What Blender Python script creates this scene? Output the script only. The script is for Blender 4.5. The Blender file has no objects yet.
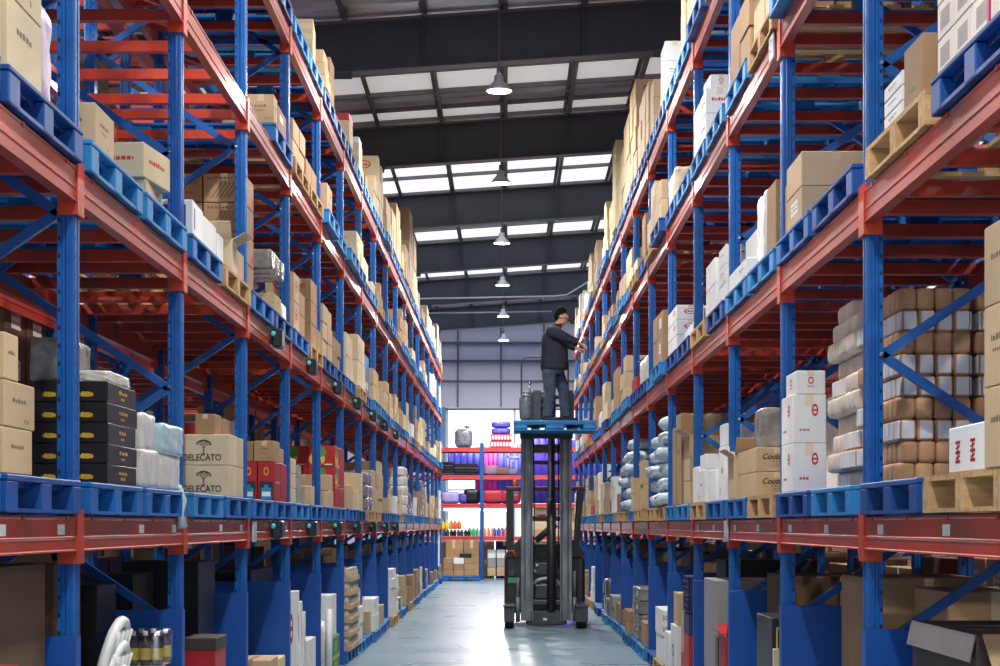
import bpy, bmesh, math, random
from mathutils import Vector, Matrix
from mathutils.bvhtree import BVHTree

S = bpy.context.scene
COL = S.collection
F = 1762.0           # focal length in pixels of the 1000 px wide frame
EYE = 1.54           # camera height
FACE = {-1: 1.78, 1: 1.58}     # aisle faces of the goods, left (-1) and right (1)
POSTX = {-1: 1.84, 1: 1.64}
PHASE = {-1: 3.08, 1: 3.29}
BAY = 2.4
NB = {-1: 17, 1: 14}
BEAM = [None, 1.43, 2.885, 4.315, 5.49]    # beam undersides
BH = 0.145
DECK = [0.142, 1.722, 3.177, 4.607, 5.782]   # pallet tops
PAL_H = 0.137
ORD = 'zeroth first second third fourth fifth sixth seventh eighth ninth tenth eleventh twelfth thirteenth fourteenth fifteenth sixteenth seventeenth eighteenth nineteenth twentieth'.split()
RACK = {-1: "rack behind worker", 1: "worker's rack"}


def py(side, k):
    return BAY * (PHASE[side] + k)


# ------------------------------------------------------------------ materials
def lin(c):
    return tuple(((v / 255) / 12.92 if v / 255 <= .04045 else ((v / 255 + .055) / 1.055) ** 2.4) for v in c)


MATS = {}


def mat(name, rgb, rough=.5, metal=0., var=.12, scale=6., bump=0., spec=.5, rgb2=None, rnd=0., coat=0., stretch=None, detail=3.):
    """paint-like procedural surface: noise between two tones, optional bump and per-object tone shift"""
    if name in MATS:
        return MATS[name]
    m = bpy.data.materials.new(name)
    m.use_nodes = True
    nt = m.node_tree
    N, L = nt.nodes, nt.links
    b = N['Principled BSDF']
    c = lin(rgb)
    c2 = lin(rgb2) if rgb2 else tuple(min(1, v * (1 - var)) for v in c)
    tc = N.new('ShaderNodeTexCoord')
    mp = N.new('ShaderNodeMapping')
    L.new(tc.outputs['Object'], mp.inputs['Vector'])
    if stretch:
        mp.inputs['Scale'].default_value = stretch
    nz = N.new('ShaderNodeTexNoise')
    nz.inputs['Scale'].default_value = scale
    nz.inputs['Detail'].default_value = detail
    L.new(mp.outputs['Vector'], nz.inputs['Vector'])
    mx = N.new('ShaderNodeMix')
    mx.data_type = 'RGBA'
    rp = N.new('ShaderNodeMapRange')
    rp.inputs['From Min'].default_value = .35
    rp.inputs['From Max'].default_value = .65
    L.new(nz.outputs['Fac'], rp.inputs['Value'])
    L.new(rp.outputs['Result'], mx.inputs['Factor'])
    mx.inputs['A'].default_value = (*c, 1)
    mx.inputs['B'].default_value = (*c2, 1)
    out = mx.outputs['Result']
    if rnd:
        oi = N.new('ShaderNodeObjectInfo')
        ge = N.new('ShaderNodeNewGeometry')
        ad = N.new('ShaderNodeMath')
        ad.operation = 'ADD'
        L.new(oi.outputs['Random'], ad.inputs[0])
        L.new(ge.outputs['Random Per Island'], ad.inputs[1])
        fr = N.new('ShaderNodeMath')
        fr.operation = 'FRACT'
        L.new(ad.outputs[0], fr.inputs[0])
        mr = N.new('ShaderNodeMapRange')
        mr.inputs['To Min'].default_value = 1 - rnd
        mr.inputs['To Max'].default_value = 1 + rnd
        L.new(fr.outputs[0], mr.inputs['Value'])
        hs = N.new('ShaderNodeHueSaturation')
        L.new(mr.outputs['Result'], hs.inputs['Value'])
        L.new(out, hs.inputs['Color'])
        out = hs.outputs['Color']
    L.new(out, b.inputs['Base Color'])
    b.inputs['Roughness'].default_value = rough
    b.inputs['Metallic'].default_value = metal
    b.inputs['Specular IOR Level'].default_value = spec
    if coat:
        b.inputs['Coat Weight'].default_value = coat
        b.inputs['Coat Roughness'].default_value = .15
    if bump:
        bp = N.new('ShaderNodeBump')
        bp.inputs['Strength'].default_value = bump
        bp.inputs['Distance'].default_value = .02
        L.new(nz.outputs['Fac'], bp.inputs['Height'])
        L.new(bp.outputs['Normal'], b.inputs['Normal'])
    MATS[name] = m
    return m


def emit(name, rgb, strength):
    if name in MATS:
        return MATS[name]
    m = bpy.data.materials.new(name)
    m.use_nodes = True
    b = m.node_tree.nodes['Principled BSDF']
    b.inputs['Base Color'].default_value = (*lin(rgb), 1)
    b.inputs['Emission Color'].default_value = (*lin(rgb), 1)
    b.inputs['Emission Strength'].default_value = strength
    MATS[name] = m
    return m


def post_paint():
    """blue upright paint with the punched slot columns of the rack posts"""
    m = mat('upright_blue', (6, 88, 164), .38, var=.2, scale=9, rgb2=(6, 78, 150))
    nt = m.node_tree
    N, L = nt.nodes, nt.links
    b = N['Principled BSDF']
    tc = N['Texture Coordinate']
    sp = N.new('ShaderNodeSeparateXYZ')
    L.new(tc.outputs['Object'], sp.inputs[0])

    def mth(op, a, bb=None):
        n = N.new('ShaderNodeMath')
        n.operation = op
        for i, v in enumerate((a, bb)):
            if v is None:
                continue
            if isinstance(v, (int, float)):
                n.inputs[i].default_value = v
            else:
                L.new(v, n.inputs[i])
        return n.outputs[0]
    zf = mth('LESS_THAN', mth('ABSOLUTE', mth('SUBTRACT', mth('MODULO', sp.outputs['Z'], .075), .0375)), .0095)
    xf = mth('LESS_THAN', mth('ABSOLUTE', mth('ADD', sp.outputs['X'], .0275)), .0055)
    yf = mth('LESS_THAN', mth('ABSOLUTE', mth('SUBTRACT', mth('ABSOLUTE', sp.outputs['Y']), .031)), .006)
    xo = mth('GREATER_THAN', sp.outputs['X'], .0365)
    hole = mth('MULTIPLY', zf, mth('MAXIMUM', xf, mth('MULTIPLY', yf, xo)))
    mx = N.new('ShaderNodeMix')
    mx.data_type = 'RGBA'
    src = b.inputs['Base Color'].links[0].from_socket
    L.new(hole, mx.inputs['Factor'])
    L.new(src, mx.inputs['A'])
    mx.inputs['B'].default_value = (.004, .006, .015, 1)
    L.new(mx.outputs['Result'], b.inputs['Base Color'])
    return m


M_POST = post_paint()
M_BLUE = mat('frame_blue', (8, 84, 160), .4, var=.2, scale=7)
M_PANEL = mat('panel_blue', (6, 78, 164), .42, var=.18, scale=2.5, bump=.25)
M_BEAM = mat('beam_red', (178, 50, 32), .45, rgb2=(150, 64, 46), scale=5, stretch=(1, .4, 1.5), coat=.28, spec=.3)
M_CONF = mat('connector_red', (190, 62, 40), .4, var=.2, scale=9)
M_ZINC = mat('zinc_bolt', (176, 190, 204), .5, var=.1)
M_CONN = mat('connector_orange', (222, 66, 26), .4, var=.2, scale=9)
M_BAR = mat('support_bar_orange', (190, 54, 24), .45, rgb2=(146, 42, 26), scale=4)
M_STICK = mat('sticker_white', (225, 228, 222), .5, var=.06)
M_PL = mat('pallet_light_blue', (38, 136, 196), .5, rgb2=(30, 116, 180), scale=4, rnd=.12)
M_PM = mat('pallet_mid_blue', (12, 104, 178), .5, rgb2=(10, 90, 160), scale=4, rnd=.12)
M_PD = mat('pallet_dark_blue', (8, 76, 150), .5, rgb2=(6, 62, 130), scale=4, rnd=.12)
M_WOOD = mat('pallet_wood', (196, 160, 112), .75, rgb2=(160, 124, 82), scale=5, stretch=(1, 6, 6), rnd=.12)
M_TAN = mat('cardboard_tan', (194, 166, 130), .72, var=.1, scale=3, rnd=.1)
M_TAN2 = mat('cardboard_sand', (206, 188, 154), .72, var=.1, scale=3, rnd=.1)
M_KRAFT = mat('cardboard_brown', (166, 132, 96), .75, var=.12, scale=3, rnd=.12)
M_DKRAFT = mat('cardboard_dark_brown', (100, 73, 52), .75, var=.15, scale=3, rnd=.1)
M_YEL = mat('cardboard_pale_yellow', (222, 208, 156), .7, var=.08, scale=3, rnd=.05)
M_WHITE = mat('cardboard_white', (232, 232, 230), .55, var=.06, scale=3, rnd=.05)
M_GREY = mat('cardboard_grey', (150, 148, 150), .6, var=.1, scale=3, rnd=.05)
M_REDC = mat('carton_red', (176, 34, 40), .45, var=.15, scale=4, rnd=.08)
M_BLACKC = mat('carton_black', (26, 26, 30), .38, var=.3, scale=4, rnd=.05)
M_GREEN = mat('carton_green', (36, 132, 76), .5, var=.15, scale=4)
M_NAVY = mat('crate_navy', (44, 44, 104), .5, var=.2, scale=6)
M_TAPE = mat('packing_tape', (214, 190, 150), .25, var=.06, scale=3)
M_CTAPE = mat('clear_tape', (226, 214, 190), .2, var=.06, scale=3)
M_INK = mat('print_ink', (126, 102, 82), .7, var=.2, scale=9)
M_INKR = mat('print_red', (196, 52, 44), .6, var=.15, scale=9)
M_INKB = mat('print_blue', (52, 62, 140), .5, var=.15, scale=9)
M_INKG = mat('print_gold', (206, 160, 44), .4, var=.15, scale=9)
M_INKY = mat('print_yellow', (228, 196, 50), .5, var=.1, scale=9)
M_WRAP = mat('stretch_film_white', (228, 226, 220), .28, rgb2=(204, 200, 192), scale=9, bump=.5, rnd=.04)
M_WRAPB = mat('stretch_film_pale_blue', (190, 214, 220), .25, rgb2=(168, 196, 206), scale=9, bump=.5)
M_WRAPG = mat('stretch_film_grey', (150, 146, 140), .22, rgb2=(112, 108, 104), scale=8, bump=.6, rnd=.08)
M_BALE = mat('bale_brown', (196, 152, 112), .6, rgb2=(176, 130, 92), scale=8, bump=.4, rnd=.08)
M_BALEP = mat('bale_pale', (222, 206, 190), .42, rgb2=(204, 186, 168), scale=8, bump=.5, rnd=.06)
M_SACK = mat('sack_pale_blue', (200, 216, 226), .35, rgb2=(170, 190, 204), scale=7, bump=.7, rnd=.05)
M_STEEL = mat('roof_steel', (66, 71, 80), .6, var=.12, scale=3)
M_STEELF = mat('roof_steel_flange', (104, 98, 94), .6, var=.12, scale=3)
M_PURLIN = mat('purlin_steel', (88, 80, 76), .55, var=.25, scale=4, stretch=(1, .3, 1))
M_BLACK = mat('truck_black', (44, 46, 51), .42, var=.2, scale=6)
M_MAST = mat('mast_grey', (134, 140, 148), .42, metal=.2, rgb2=(100, 106, 114), scale=9, stretch=(1, 1, .3))
M_DGREY = mat('truck_dark_grey', (70, 74, 80), .45, var=.25, scale=8)
M_CHROME = mat('chrome_rod', (190, 192, 196), .18, metal=1., var=.05)
M_RUBBER = mat('rubber_black', (24, 24, 25), .7, var=.2)
M_GUARD = mat('guard_red_brown', (112, 44, 40), .5, var=.2, scale=6)
M_CLOTH = mat('jacket_navy', (26, 30, 42), .85, rgb2=(36, 41, 54), scale=14, bump=.5)
M_JEANS = mat('jeans_slate', (50, 60, 78), .85, rgb2=(70, 82, 100), scale=10, bump=.5)
M_SKIN = mat('skin', (206, 152, 122), .5, var=.08, scale=5)
M_HAIR = mat('hair_black', (18, 16, 16), .9, var=.3, scale=20, bump=.6, spec=.2)
M_SHOE = mat('shoe_black', (22, 22, 25), .4, var=.2)
M_PLASW = mat('plastic_white', (228, 228, 224), .35, var=.05)


# ------------------------------------------------------------------ mesh helpers
class MB:
    def __init__(self):
        self.v, self.f, self.m, self.s = [], [], [], []

    def add(self, vs, fs, mi=0, smooth=False):
        o = len(self.v)
        self.v += [tuple(p) for p in vs]
        for f in fs:
            self.f.append([i + o for i in f])
            self.m.append(mi)
            self.s.append(smooth)

    def box(self, x0, x1, y0, y1, z0, z1, mi=0, mtx=None):
        vs = [Vector((x, y, z)) for z in (z0, z1) for y in (y0, y1) for x in (x0, x1)]
        if mtx is not None:
            vs = [mtx @ v for v in vs]
        self.add(vs, [(0, 2, 3, 1), (4, 5, 7, 6), (0, 1, 5, 4), (2, 6, 7, 3), (0, 4, 6, 2), (1, 3, 7, 5)], mi)

    def bevbox(self, x0, x1, y0, y1, z0, z1, b=.006, mi=0, mtx=None):
        """box with chamfered edges"""
        cx, cy, cz = (x0 + x1) / 2, (y0 + y1) / 2, (z0 + z1) / 2
        hx, hy, hz = (x1 - x0) / 2, (y1 - y0) / 2, (z1 - z0) / 2
        b = min(b, hx * .45, hy * .45, hz * .45)
        vs, idx = [], {}
        for sx in (-1, 1):
            for sy in (-1, 1):
                for sz in (-1, 1):
                    for a in range(3):
                        p = [sx * (hx - b), sy * (hy - b), sz * (hz - b)]
                        p[a] = (sx * hx, sy * hy, sz * hz)[a]
                        idx[(sx, sy, sz, a)] = len(vs)
                        v = Vector((cx + p[0], cy + p[1], cz + p[2]))
                        vs.append(mtx @ v if mtx is not None else v)
        fs = []
        for a in range(3):
            o = [i for i in range(3) if i != a]
            for s in (-1, 1):
                q = []
                for t in ((-1, -1), (1, -1), (1, 1), (-1, 1)):
                    k = [0, 0, 0]
                    k[a] = s
                    k[o[0]], k[o[1]] = t
                    q.append(idx[(*k, a)])
                fs.append(q if (s > 0) == (a != 1) else q[::-1])
        for a in range(3):       # edges parallel to axis a
            o = [i for i in range(3) if i != a]
            for s in (-1, 1):
                for t in (-1, 1):
                    k0, k1 = [0, 0, 0], [0, 0, 0]
                    k0[o[0]] = k1[o[0]] = s
                    k0[o[1]] = k1[o[1]] = t
                    k0[a], k1[a] = -1, 1
                    q = [idx[(*k0, o[0])], idx[(*k1, o[0])], idx[(*k1, o[1])], idx[(*k0, o[1])]]
                    fs.append(q if (s * t > 0) == (a != 1) else q[::-1])
        for sx in (-1, 1):
            for sy in (-1, 1):
                for sz in (-1, 1):
                    q = [idx[(sx, sy, sz, a)] for a in range(3)]
                    fs.append(q if sx * sy * sz > 0 else q[::-1])
        self.add(vs, fs, mi)

    def quad(self, a, b, c, d, mi=0):
        self.add([a, b, c, d], [(0, 1, 2, 3)], mi)

    def prism(self, poly, axis, a, b, mi=0, mtx=None):
        """extrude a 2-D polygon along an axis (0 x: poly is y,z; 1 y: poly is x,z; 2 z: poly is x,y)"""
        n = len(poly)
        vs = []
        for t in (a, b):
            for p, q in poly:
                v = Vector((t, p, q) if axis == 0 else (p, t, q) if axis == 1 else (p, q, t))
                vs.append(mtx @ v if mtx is not None else v)
        fs = [[i, (i + 1) % n, n + (i + 1) % n, n + i] for i in range(n)]
        fs += [list(range(n))[::-1], [n + i for i in range(n)]]
        self.add(vs, fs, mi)

    def tube(self, pts, r, n=8, mi=0, smooth=True, closed=False):
        pts = [Vector(p) for p in pts]
        rs = r if isinstance(r, (list, tuple)) else [r] * len(pts)
        rings = []
        up = None
        for i, p in enumerate(pts):
            d = (pts[min(i + 1, len(pts) - 1)] - pts[max(i - 1, 0)]).normalized()
            if up is None:
                up = Vector((0, 0, 1)) if abs(d.z) < .9 else Vector((1, 0, 0))
            s = d.cross(up).normalized()
            up = s.cross(d).normalized()
            rings.append([p + (s * math.cos(2 * math.pi * j / n) + up * math.sin(2 * math.pi * j / n)) * rs[i] for j in range(n)])
        vs = [v for rg in rings for v in rg]
        fs = []
        for i in range(len(pts) - 1):
            for j in range(n):
                fs.append((i * n + j, i * n + (j + 1) % n, (i + 1) * n + (j + 1) % n, (i + 1) * n + j))
        self.add(vs, fs, mi, smooth)
        o = len(self.v) - len(vs)
        for base, rev in ((0, True), ((len(pts) - 1) * n, False)):
            f = [o + base + j for j in range(n)]
            self.f.append(f[::-1] if rev else f)
            self.m.append(mi)
            self.s.append(False)

    def lathe(self, prof, c=(0, 0, 0), n=20, mi=0, smooth=True, axis=2):
        """revolve (r, h) points about an axis through c"""
        vs = []
        for r, h in prof:
            for j in range(n):
                a = 2 * math.pi * j / n
                p = (r * math.cos(a), r * math.sin(a), h)
                if axis == 0:
                    p = (h, p[0], p[1])
                elif axis == 1:
                    p = (p[0], h, p[1])
                vs.append((p[0] + c[0], p[1] + c[1], p[2] + c[2]))
        fs = []
        for i in range(len(prof) - 1):
            for j in range(n):
                fs.append((i * n + j, i * n + (j + 1) % n, (i + 1) * n + (j + 1) % n, (i + 1) * n + j))
        self.add(vs, fs, mi, smooth)

    def loft(self, rings, n=20, mi=0):
        """smooth skin over stacked ellipses: (x, y, z, rx, ry)"""
        vs = []
        for x, y, z, rx, ry in rings:
            for j in range(n):
                a = 2 * math.pi * j / n
                c_, s_ = math.cos(a), math.sin(a)
                e = .84
                vs.append((x + rx * math.copysign(abs(c_) ** e, c_), y + ry * math.copysign(abs(s_) ** e, s_), z))
        fs = []
        for i in range(len(rings) - 1):
            for j in range(n):
                fs.append((i * n + j, i * n + (j + 1) % n, (i + 1) * n + (j + 1) % n, (i + 1) * n + j))
        m = (len(rings) - 1) * n
        fs.append(list(range(n))[::-1])
        fs.append([m + j for j in range(n)])
        self.add(vs, fs, mi, True)

    def roundbox(self, hx, hy, hz, e=6., n=8, noise=0., seed=0, c=(0, 0, 0), mi=0):
        """cushion-like rounded block, half sizes hx hy hz about c"""
        rng = random.Random(seed)
        ph = [rng.uniform(0, 6.28) for _ in range(6)]
        key = {}
        vs, fs = [], []

        def vert(p):
            k = tuple(round(t, 4) for t in p)
            if k not in key:
                x, y, z = (math.copysign(abs(t) ** .8, t) for t in p)
                d = (abs(x) ** e + abs(y) ** e + abs(z) ** e) ** (1 / e)
                q = Vector((x / d * hx, y / d * hy, z / d * hz))
                if noise:
                    w = 1 + noise * (math.sin(5 * x + 3 * z + ph[0]) * math.sin(4 * y + 5 * z + ph[1]) + .6 * math.sin(9 * x + 7 * y + ph[2]) * math.sin(8 * z + ph[3]) + .4 * math.sin(15 * y - 11 * x + ph[4]))
                    q = Vector((q.x * w, q.y * w, q.z * (w if q.z > 0 else 1)))
                key[k] = len(vs)
                vs.append((q.x + c[0], q.y + c[1], q.z + c[2]))
            return key[k]
        for a in range(3):
            o = [i for i in range(3) if i != a]
            for s in (-1, 1):
                for i in range(n):
                    for j in range(n):
                        q = []
                        for di, dj in ((0, 0), (1, 0), (1, 1), (0, 1)):
                            k = [0, 0, 0]
                            k[a] = s
                            k[o[0]] = -1 + 2 * (i + di) / n
                            k[o[1]] = -1 + 2 * (j + dj) / n
                            q.append(vert(k))
                        fs.append(q if (s > 0) == (a != 1) else q[::-1])
        self.add(vs, fs, mi, True)

    def mesh(self, name, mats):
        me = bpy.data.meshes.new(name)
        me.from_pydata(self.v, [], self.f)
        for m in (mats if isinstance(mats, (list, tuple)) else [mats]):
            me.materials.append(m)
        me.polygons.foreach_set('material_index', self.m)
        me.polygons.foreach_set('use_smooth', self.s)
        me.update()
        return me

    def build(self, name, mats, parent=None, loc=(0, 0, 0), rotz=0.):
        return link(name, self.mesh(name, mats), parent, loc, rotz)


def link(name, data, parent=None, loc=(0, 0, 0), rotz=0.):
    o = bpy.data.objects.new(name, data)
    COL.objects.link(o)
    o.location = loc
    o.rotation_euler = (0, 0, rotz)
    if parent is not None:
        o.parent = parent
    return o


def tag(o, label=None, cat=None, group=None, kind=None):
    for k, v in (('label', label), ('category', cat), ('group', group), ('kind', kind)):
        if v:
            o[k] = v
    return o


def empty(name, loc=(0, 0, 0), rotz=0.):
    o = link(name, None, None, loc, rotz)
    o.empty_display_size = .1
    return o


def text_mesh(s, size, mtl, shear=0.):
    cu = bpy.data.curves.new('lettering', 'FONT')
    cu.body = s
    cu.size = size
    cu.shear = shear
    cu.align_x = 'CENTER'
    cu.align_y = 'CENTER'
    cu.extrude = .0006
    cu.offset = .0009
    o = bpy.data.objects.new('lettering', cu)
    COL.objects.link(o)
    dg = bpy.context.evaluated_depsgraph_get()
    me = bpy.data.meshes.new_from_object(o.evaluated_get(dg))
    bpy.data.objects.remove(o)
    me.materials.clear()
    me.materials.append(mtl)
    return me


# ------------------------------------------------------------------ shell
def struct(name, mb, mats):
    return tag(mb.build(name, mats), kind='structure')


def slope(x):
    return .068 * x if x < 9 else .068 * (18 - x)


def build_shell():
    mf = mat('floor_epoxy', (134, 158, 170), .2, rgb2=(120, 146, 160), scale=.5, bump=.0, detail=4)
    nt = mf.node_tree
    N, L = nt.nodes, nt.links
    nz = N.new('ShaderNodeTexNoise')
    nz.inputs['Scale'].default_value = .9
    nz.inputs['Detail'].default_value = 5
    L.new(N['Texture Coordinate'].outputs['Object'], nz.inputs['Vector'])
    mr = N.new('ShaderNodeMapRange')
    mr.inputs['From Min'].default_value = .3
    mr.inputs['From Max'].default_value = .7
    mr.inputs['To Min'].default_value = .26
    mr.inputs['To Max'].default_value = .33
    L.new(nz.outputs['Fac'], mr.inputs['Value'])
    L.new(mr.outputs['Result'], N['Principled BSDF'].inputs['Roughness'])
    mb = MB()
    mb.box(-16, 16, -9, 64, -.2, 0)
    struct('floor', mb, mf)
    # roof sheets: foil-faced panels with skylight strips near every rafter
    foil = mat('roof_foil', (214, 210, 210), .3, metal=.5, rgb2=(168, 164, 166), scale=1.4, stretch=(.6, 2.2, 1), bump=.35, detail=5)
    sky = emit('skylight', (240, 244, 255), 1.25)
    dim_glow = emit('skylight_dim_foil_glow', (240, 240, 236), .45)
    ribm = mat('roof_rib', (120, 116, 116), .5, var=.15)
    rz = 8.33
    raf = [22.7 - 6 * k for k in range(4, 0, -1)] + [22.7 + 6 * k for k in range(6)]
    mb = MB()
    ws = 0
    edges = [-9.]
    for r in raf:
        edges.append(r)
    # skylight bands and one foil-glare band (start, end) relative to the rafter in front
    bands = []
    for i, r in enumerate(raf):
        if r < 22:
            bands.append((r + 1.5, r + 2.6))
            bands.append((r + 3.6, r + 4.7))
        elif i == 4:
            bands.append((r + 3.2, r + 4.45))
            bands.append((r + 5.5, r + 6.3))  # no skylight: glowing band standing in for light reflected by the foil
        else:
            bands += [(r + 3.3, r + 6.6 if r < 50 else r + 5.2)]
    segs = []
    y = -9.
    for a, b in bands:
        segs.append((y, a, 0))
        segs.append((a, b, 1))
        y = b
    segs.append((y, 58.4, 0))
    n = 0
    for a, b, k in segs:
        if k == 0:
            mb = MB()
            for x0, x1 in ((-16, 9), (9, 16)):
                p = [(x0, a, rz + slope(x0)), (x1, a, rz + slope(x1)), (x1, b, rz + slope(x1)), (x0, b, rz + slope(x0))]
                q = [(u, v, w + .04) for u, v, w in p]
                mb.add(p + q, [(3, 2, 1, 0), (4, 5, 6, 7), (0, 1, 5, 4), (1, 2, 6, 5), (2, 3, 7, 6), (3, 0, 4, 7)])
            # sheet laps running across the slope
            yy = a + .5
            while yy < b - .2:
                for x0, x1 in ((-16, 9), (9, 16)):
                    vs = []
                    for d in (0, -.035):
                        for (x, w) in ((x0, 0), (x1, 0), (x1, .05), (x0, .05)):
                            vs.append((x, yy + w, rz + slope(x) + d + .001))
                    mb.add(vs, [(0, 1, 2, 3), (7, 6, 5, 4), (0, 4, 5, 1), (1, 5, 6, 2), (2, 6, 7, 3), (3, 7, 4, 0)])
                yy += .55
            struct('ceiling', mb, foil)
        else:
            n += 1
            mb = MB()
            for x0, x1 in ((-15.8, 9), (9, 15.8)):
                p = [(x0, a, rz + slope(x0) + .01), (x1, a, rz + slope(x1) + .01), (x1, b, rz + slope(x1) + .01), (x0, b, rz + slope(x0) + .01)]
                q = [(u, v, w + .02) for u, v, w in p]
                mb.add(p + q, [(3, 2, 1, 0), (4, 5, 6, 7), (0, 1, 5, 4), (1, 2, 6, 5), (2, 3, 7, 6), (3, 0, 4, 7)])
            o = struct('window_%d' % n, mb, dim_glow if 25 < a < 29 else sky)  # dim pair: one skylight, one emissive stand-in for foil glare
            mb = MB()
            for yy in (a - .06, (a + b) / 2 if b - a > 1.6 else None, b - .02):
                if yy is None:
                    continue
                for x0, x1 in ((-15.8, 9), (9, 15.8)):
                    vs = []
                    for d in (.0, -.06):
                        for (x, w) in ((x0, 0), (x1, 0), (x1, .08), (x0, .08)):
                            vs.append((x, yy + w, rz + slope(x) + d))
                    mb.add(vs, [(0, 1, 2, 3), (7, 6, 5, 4), (0, 4, 5, 1), (1, 5, 6, 2), (2, 6, 7, 3), (3, 7, 4, 0)])
            mb.build('window_frame', ribm, o)
    # rafters: welded I-beams across the hall
    for r in raf:
        mb = MB()
        zt, zb = 8.14, 7.5
        for x0, x1 in ((-16, 9), (9, 16)):
            s0, s1 = slope(x0), slope(x1)

            def bar(y0, y1, a0, a1, mi):
                vs = [(x0, y0, a0 + s0), (x1, y0, a0 + s1), (x1, y1, a0 + s1), (x0, y1, a0 + s0),
                      (x0, y0, a1 + s0), (x1, y0, a1 + s1), (x1, y1, a1 + s1), (x0, y1, a1 + s0)]
                mb.add(vs, [(3, 2, 1, 0), (4, 5, 6, 7), (0, 1, 5, 4), (1, 2, 6, 5), (2, 3, 7, 6), (3, 0, 4, 7)], mi)
            bar(r - .006, r + .006, zb, zt, 0)
            bar(r - .11, r + .11, zb - .014, zb, 1)
            bar(r - .11, r + .11, zt, zt + .014, 1)
        x = -15.5
        k = 0
        while x < 15.6:       # stiffener ribs and fly-brace gussets
            s = slope(x)
            if k % 2 == 0:
                mb.box(x - .01, x + .01, r - .1, r - .006, zb + s, zt + s, 0)
            elif k % 4 == 1:
                mb.prism([(r - .1, zb + s + .0), (r - .1, zb + s - .1), (r - .006, zb + s - .0)], 0, x - .12, x + .12, 0)
            if k % 3 == 0:
                mb.prism([(x - .09, zt + s), (x + .09, zt + s), (x, zt + s + .13)], 1, r - .02, r + .0, 0)
            x += 1.03
            k += 1
        struct('roof_beam', mb, [M_STEEL, M_STEELF])
    # purlins along the hall on top of the rafters
    x = -15.5
    while x < 15.6:
        mb = MB()
        s = slope(x)
        z = 8.155 + s
        mb.box(x - .003, x + .003, -9, 58.2, z, z + .15)
        mb.box(x - .003, x + .06, -9, 58.2, z, z + .006)
        mb.box(x - .06, x + .003, -9, 58.2, z + .145, z + .15)
        struct('roof_purlin', mb, M_PURLIN)
        x += 1.03
    # walls
    wm = mat('wall_panel', (206, 206, 222), .5, var=.06, scale=.6)
    fm = mat('wall_rail', (96, 100, 118), .5, var=.1)
    mb = MB()
    mb.box(-16, -1.98, 58.2, 58.4, 0, 9.2)
    mb.box(2.4, 16, 58.2, 58.4, 0, 9.2)
    mb.box(-1.98, 2.4, 58.2, 58.4, 5.42, 9.2)
    wall = struct('wall_back', mb, wm)
    mb = MB()
    for z in (5.36, 6.28, 6.95, 7.55):
        mb.box(-16, 16, 58.08, 58.2, z - .035, z + .035)
    struct('trim_1', mb, fm)
    mb = MB()
    for i in range(-10, 11):
        mb.box(i * 1.42 - .2 - .025, i * 1.42 - .2 + .025, 58.12, 58.2, 5.43, 8.6)
    struct('trim_2', mb, fm)
    dm = mat('wall_side_grey', (92, 96, 104), .6, var=.1, scale=.6)
    for nm, x0, x1 in (('wall_left', -16.2, -16), ('wall_right', 16, 16.2)):
        mb = MB()
        mb.box(x0, x1, -9, 58.4, 0, 9.2)
        struct(nm, mb, dm)
    mb = MB()
    mb.box(-16, -4.2, -9.2, -9, 0, 9.2)
    mb.box(4.2, 16, -9.2, -9, 0, 9.2)
    mb.box(-4.2, 4.2, -9.2, -9, 5.0, 9.2)  # unseen opening below, added to let sky light in from behind the camera
    struct('wall_front', mb, wm)
    mb = MB()
    mb.box(-30, 30, -40, -9.2, -.22, -.02)
    struct('ground_outside', mb, mat('concrete_outside', (214, 214, 212), .9, var=.08, scale=.5))
    # tall door opening: frame posts, mullions and frosted glazing lit by the day outside
    mb = MB()
    for x in (-1.98, .25, 2.36):
        mb.box(x - .04, x + .04, 58.14, 58.3, 0, 5.42)
    for z in (2.7,):
        mb.box(-1.98, 2.4, 58.18, 58.26, z - .03, z + .03)
    d = struct('door_1', mb, mat('door_frame_pale', (200, 208, 226), .4))
    mb = MB()
    mb.box(-2.25, -2.02, 57.6, 58.0, 0, 5.4)
    mb.box(-2.3, -1.98, 57.55, 58.05, 0, .04)
    struct('column_steel', mb, mat('column_blue_grey', (92, 128, 160), .5))
    mb = MB()
    mb.box(-30, 40, 58.4, 110, -.22, -.02)
    struct('ground_outside', mb, mat('concrete_outside', (214, 214, 212), .9, var=.08, scale=.5))


# ------------------------------------------------------------------ racking
def post_mesh(h, side, name='post'):
    p = [(-.04, -.05), (-.022, -.05), (-.017, -.041), (-.004, -.041), (.002, -.05), (.012, -.05), (.017, -.044), (.03, -.044), (.04, -.04),
         (.04, -.016), (.033, -.01), (.033, .01), (.04, .016), (.04, .04), (.03, .044), (.017, .044), (.012, .05), (.002, .05), (-.004, .041), (-.017, .041), (-.022, .05), (-.04, .05)]
    mb = MB()
    # object space keeps the aisle face at +x; the left-hand side is used as it is, the right-hand side turned round
    p = [(x * (.9 if x < 0 else .95), y * .9) for x, y in p]
    mb.prism(p, 2, .008, h)
    mb.box(-.06, .06, -.07, .07, 0, .008)
    return mb.mesh(name, M_POST)


def beam_profile(s):
    # (x outward from the rack axis times s, z)
    p = [(0, 0), (.052, 0), (.052, .006), (.046, .01), (.046, .05), (.05, .055), (.05, .06), (.046, .064), (.046, .132), (.05, .136), (.05, BH), (0, BH)]
    return [(x * s, z) for x, z in p]


BARS_PER_BAY = 4


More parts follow.
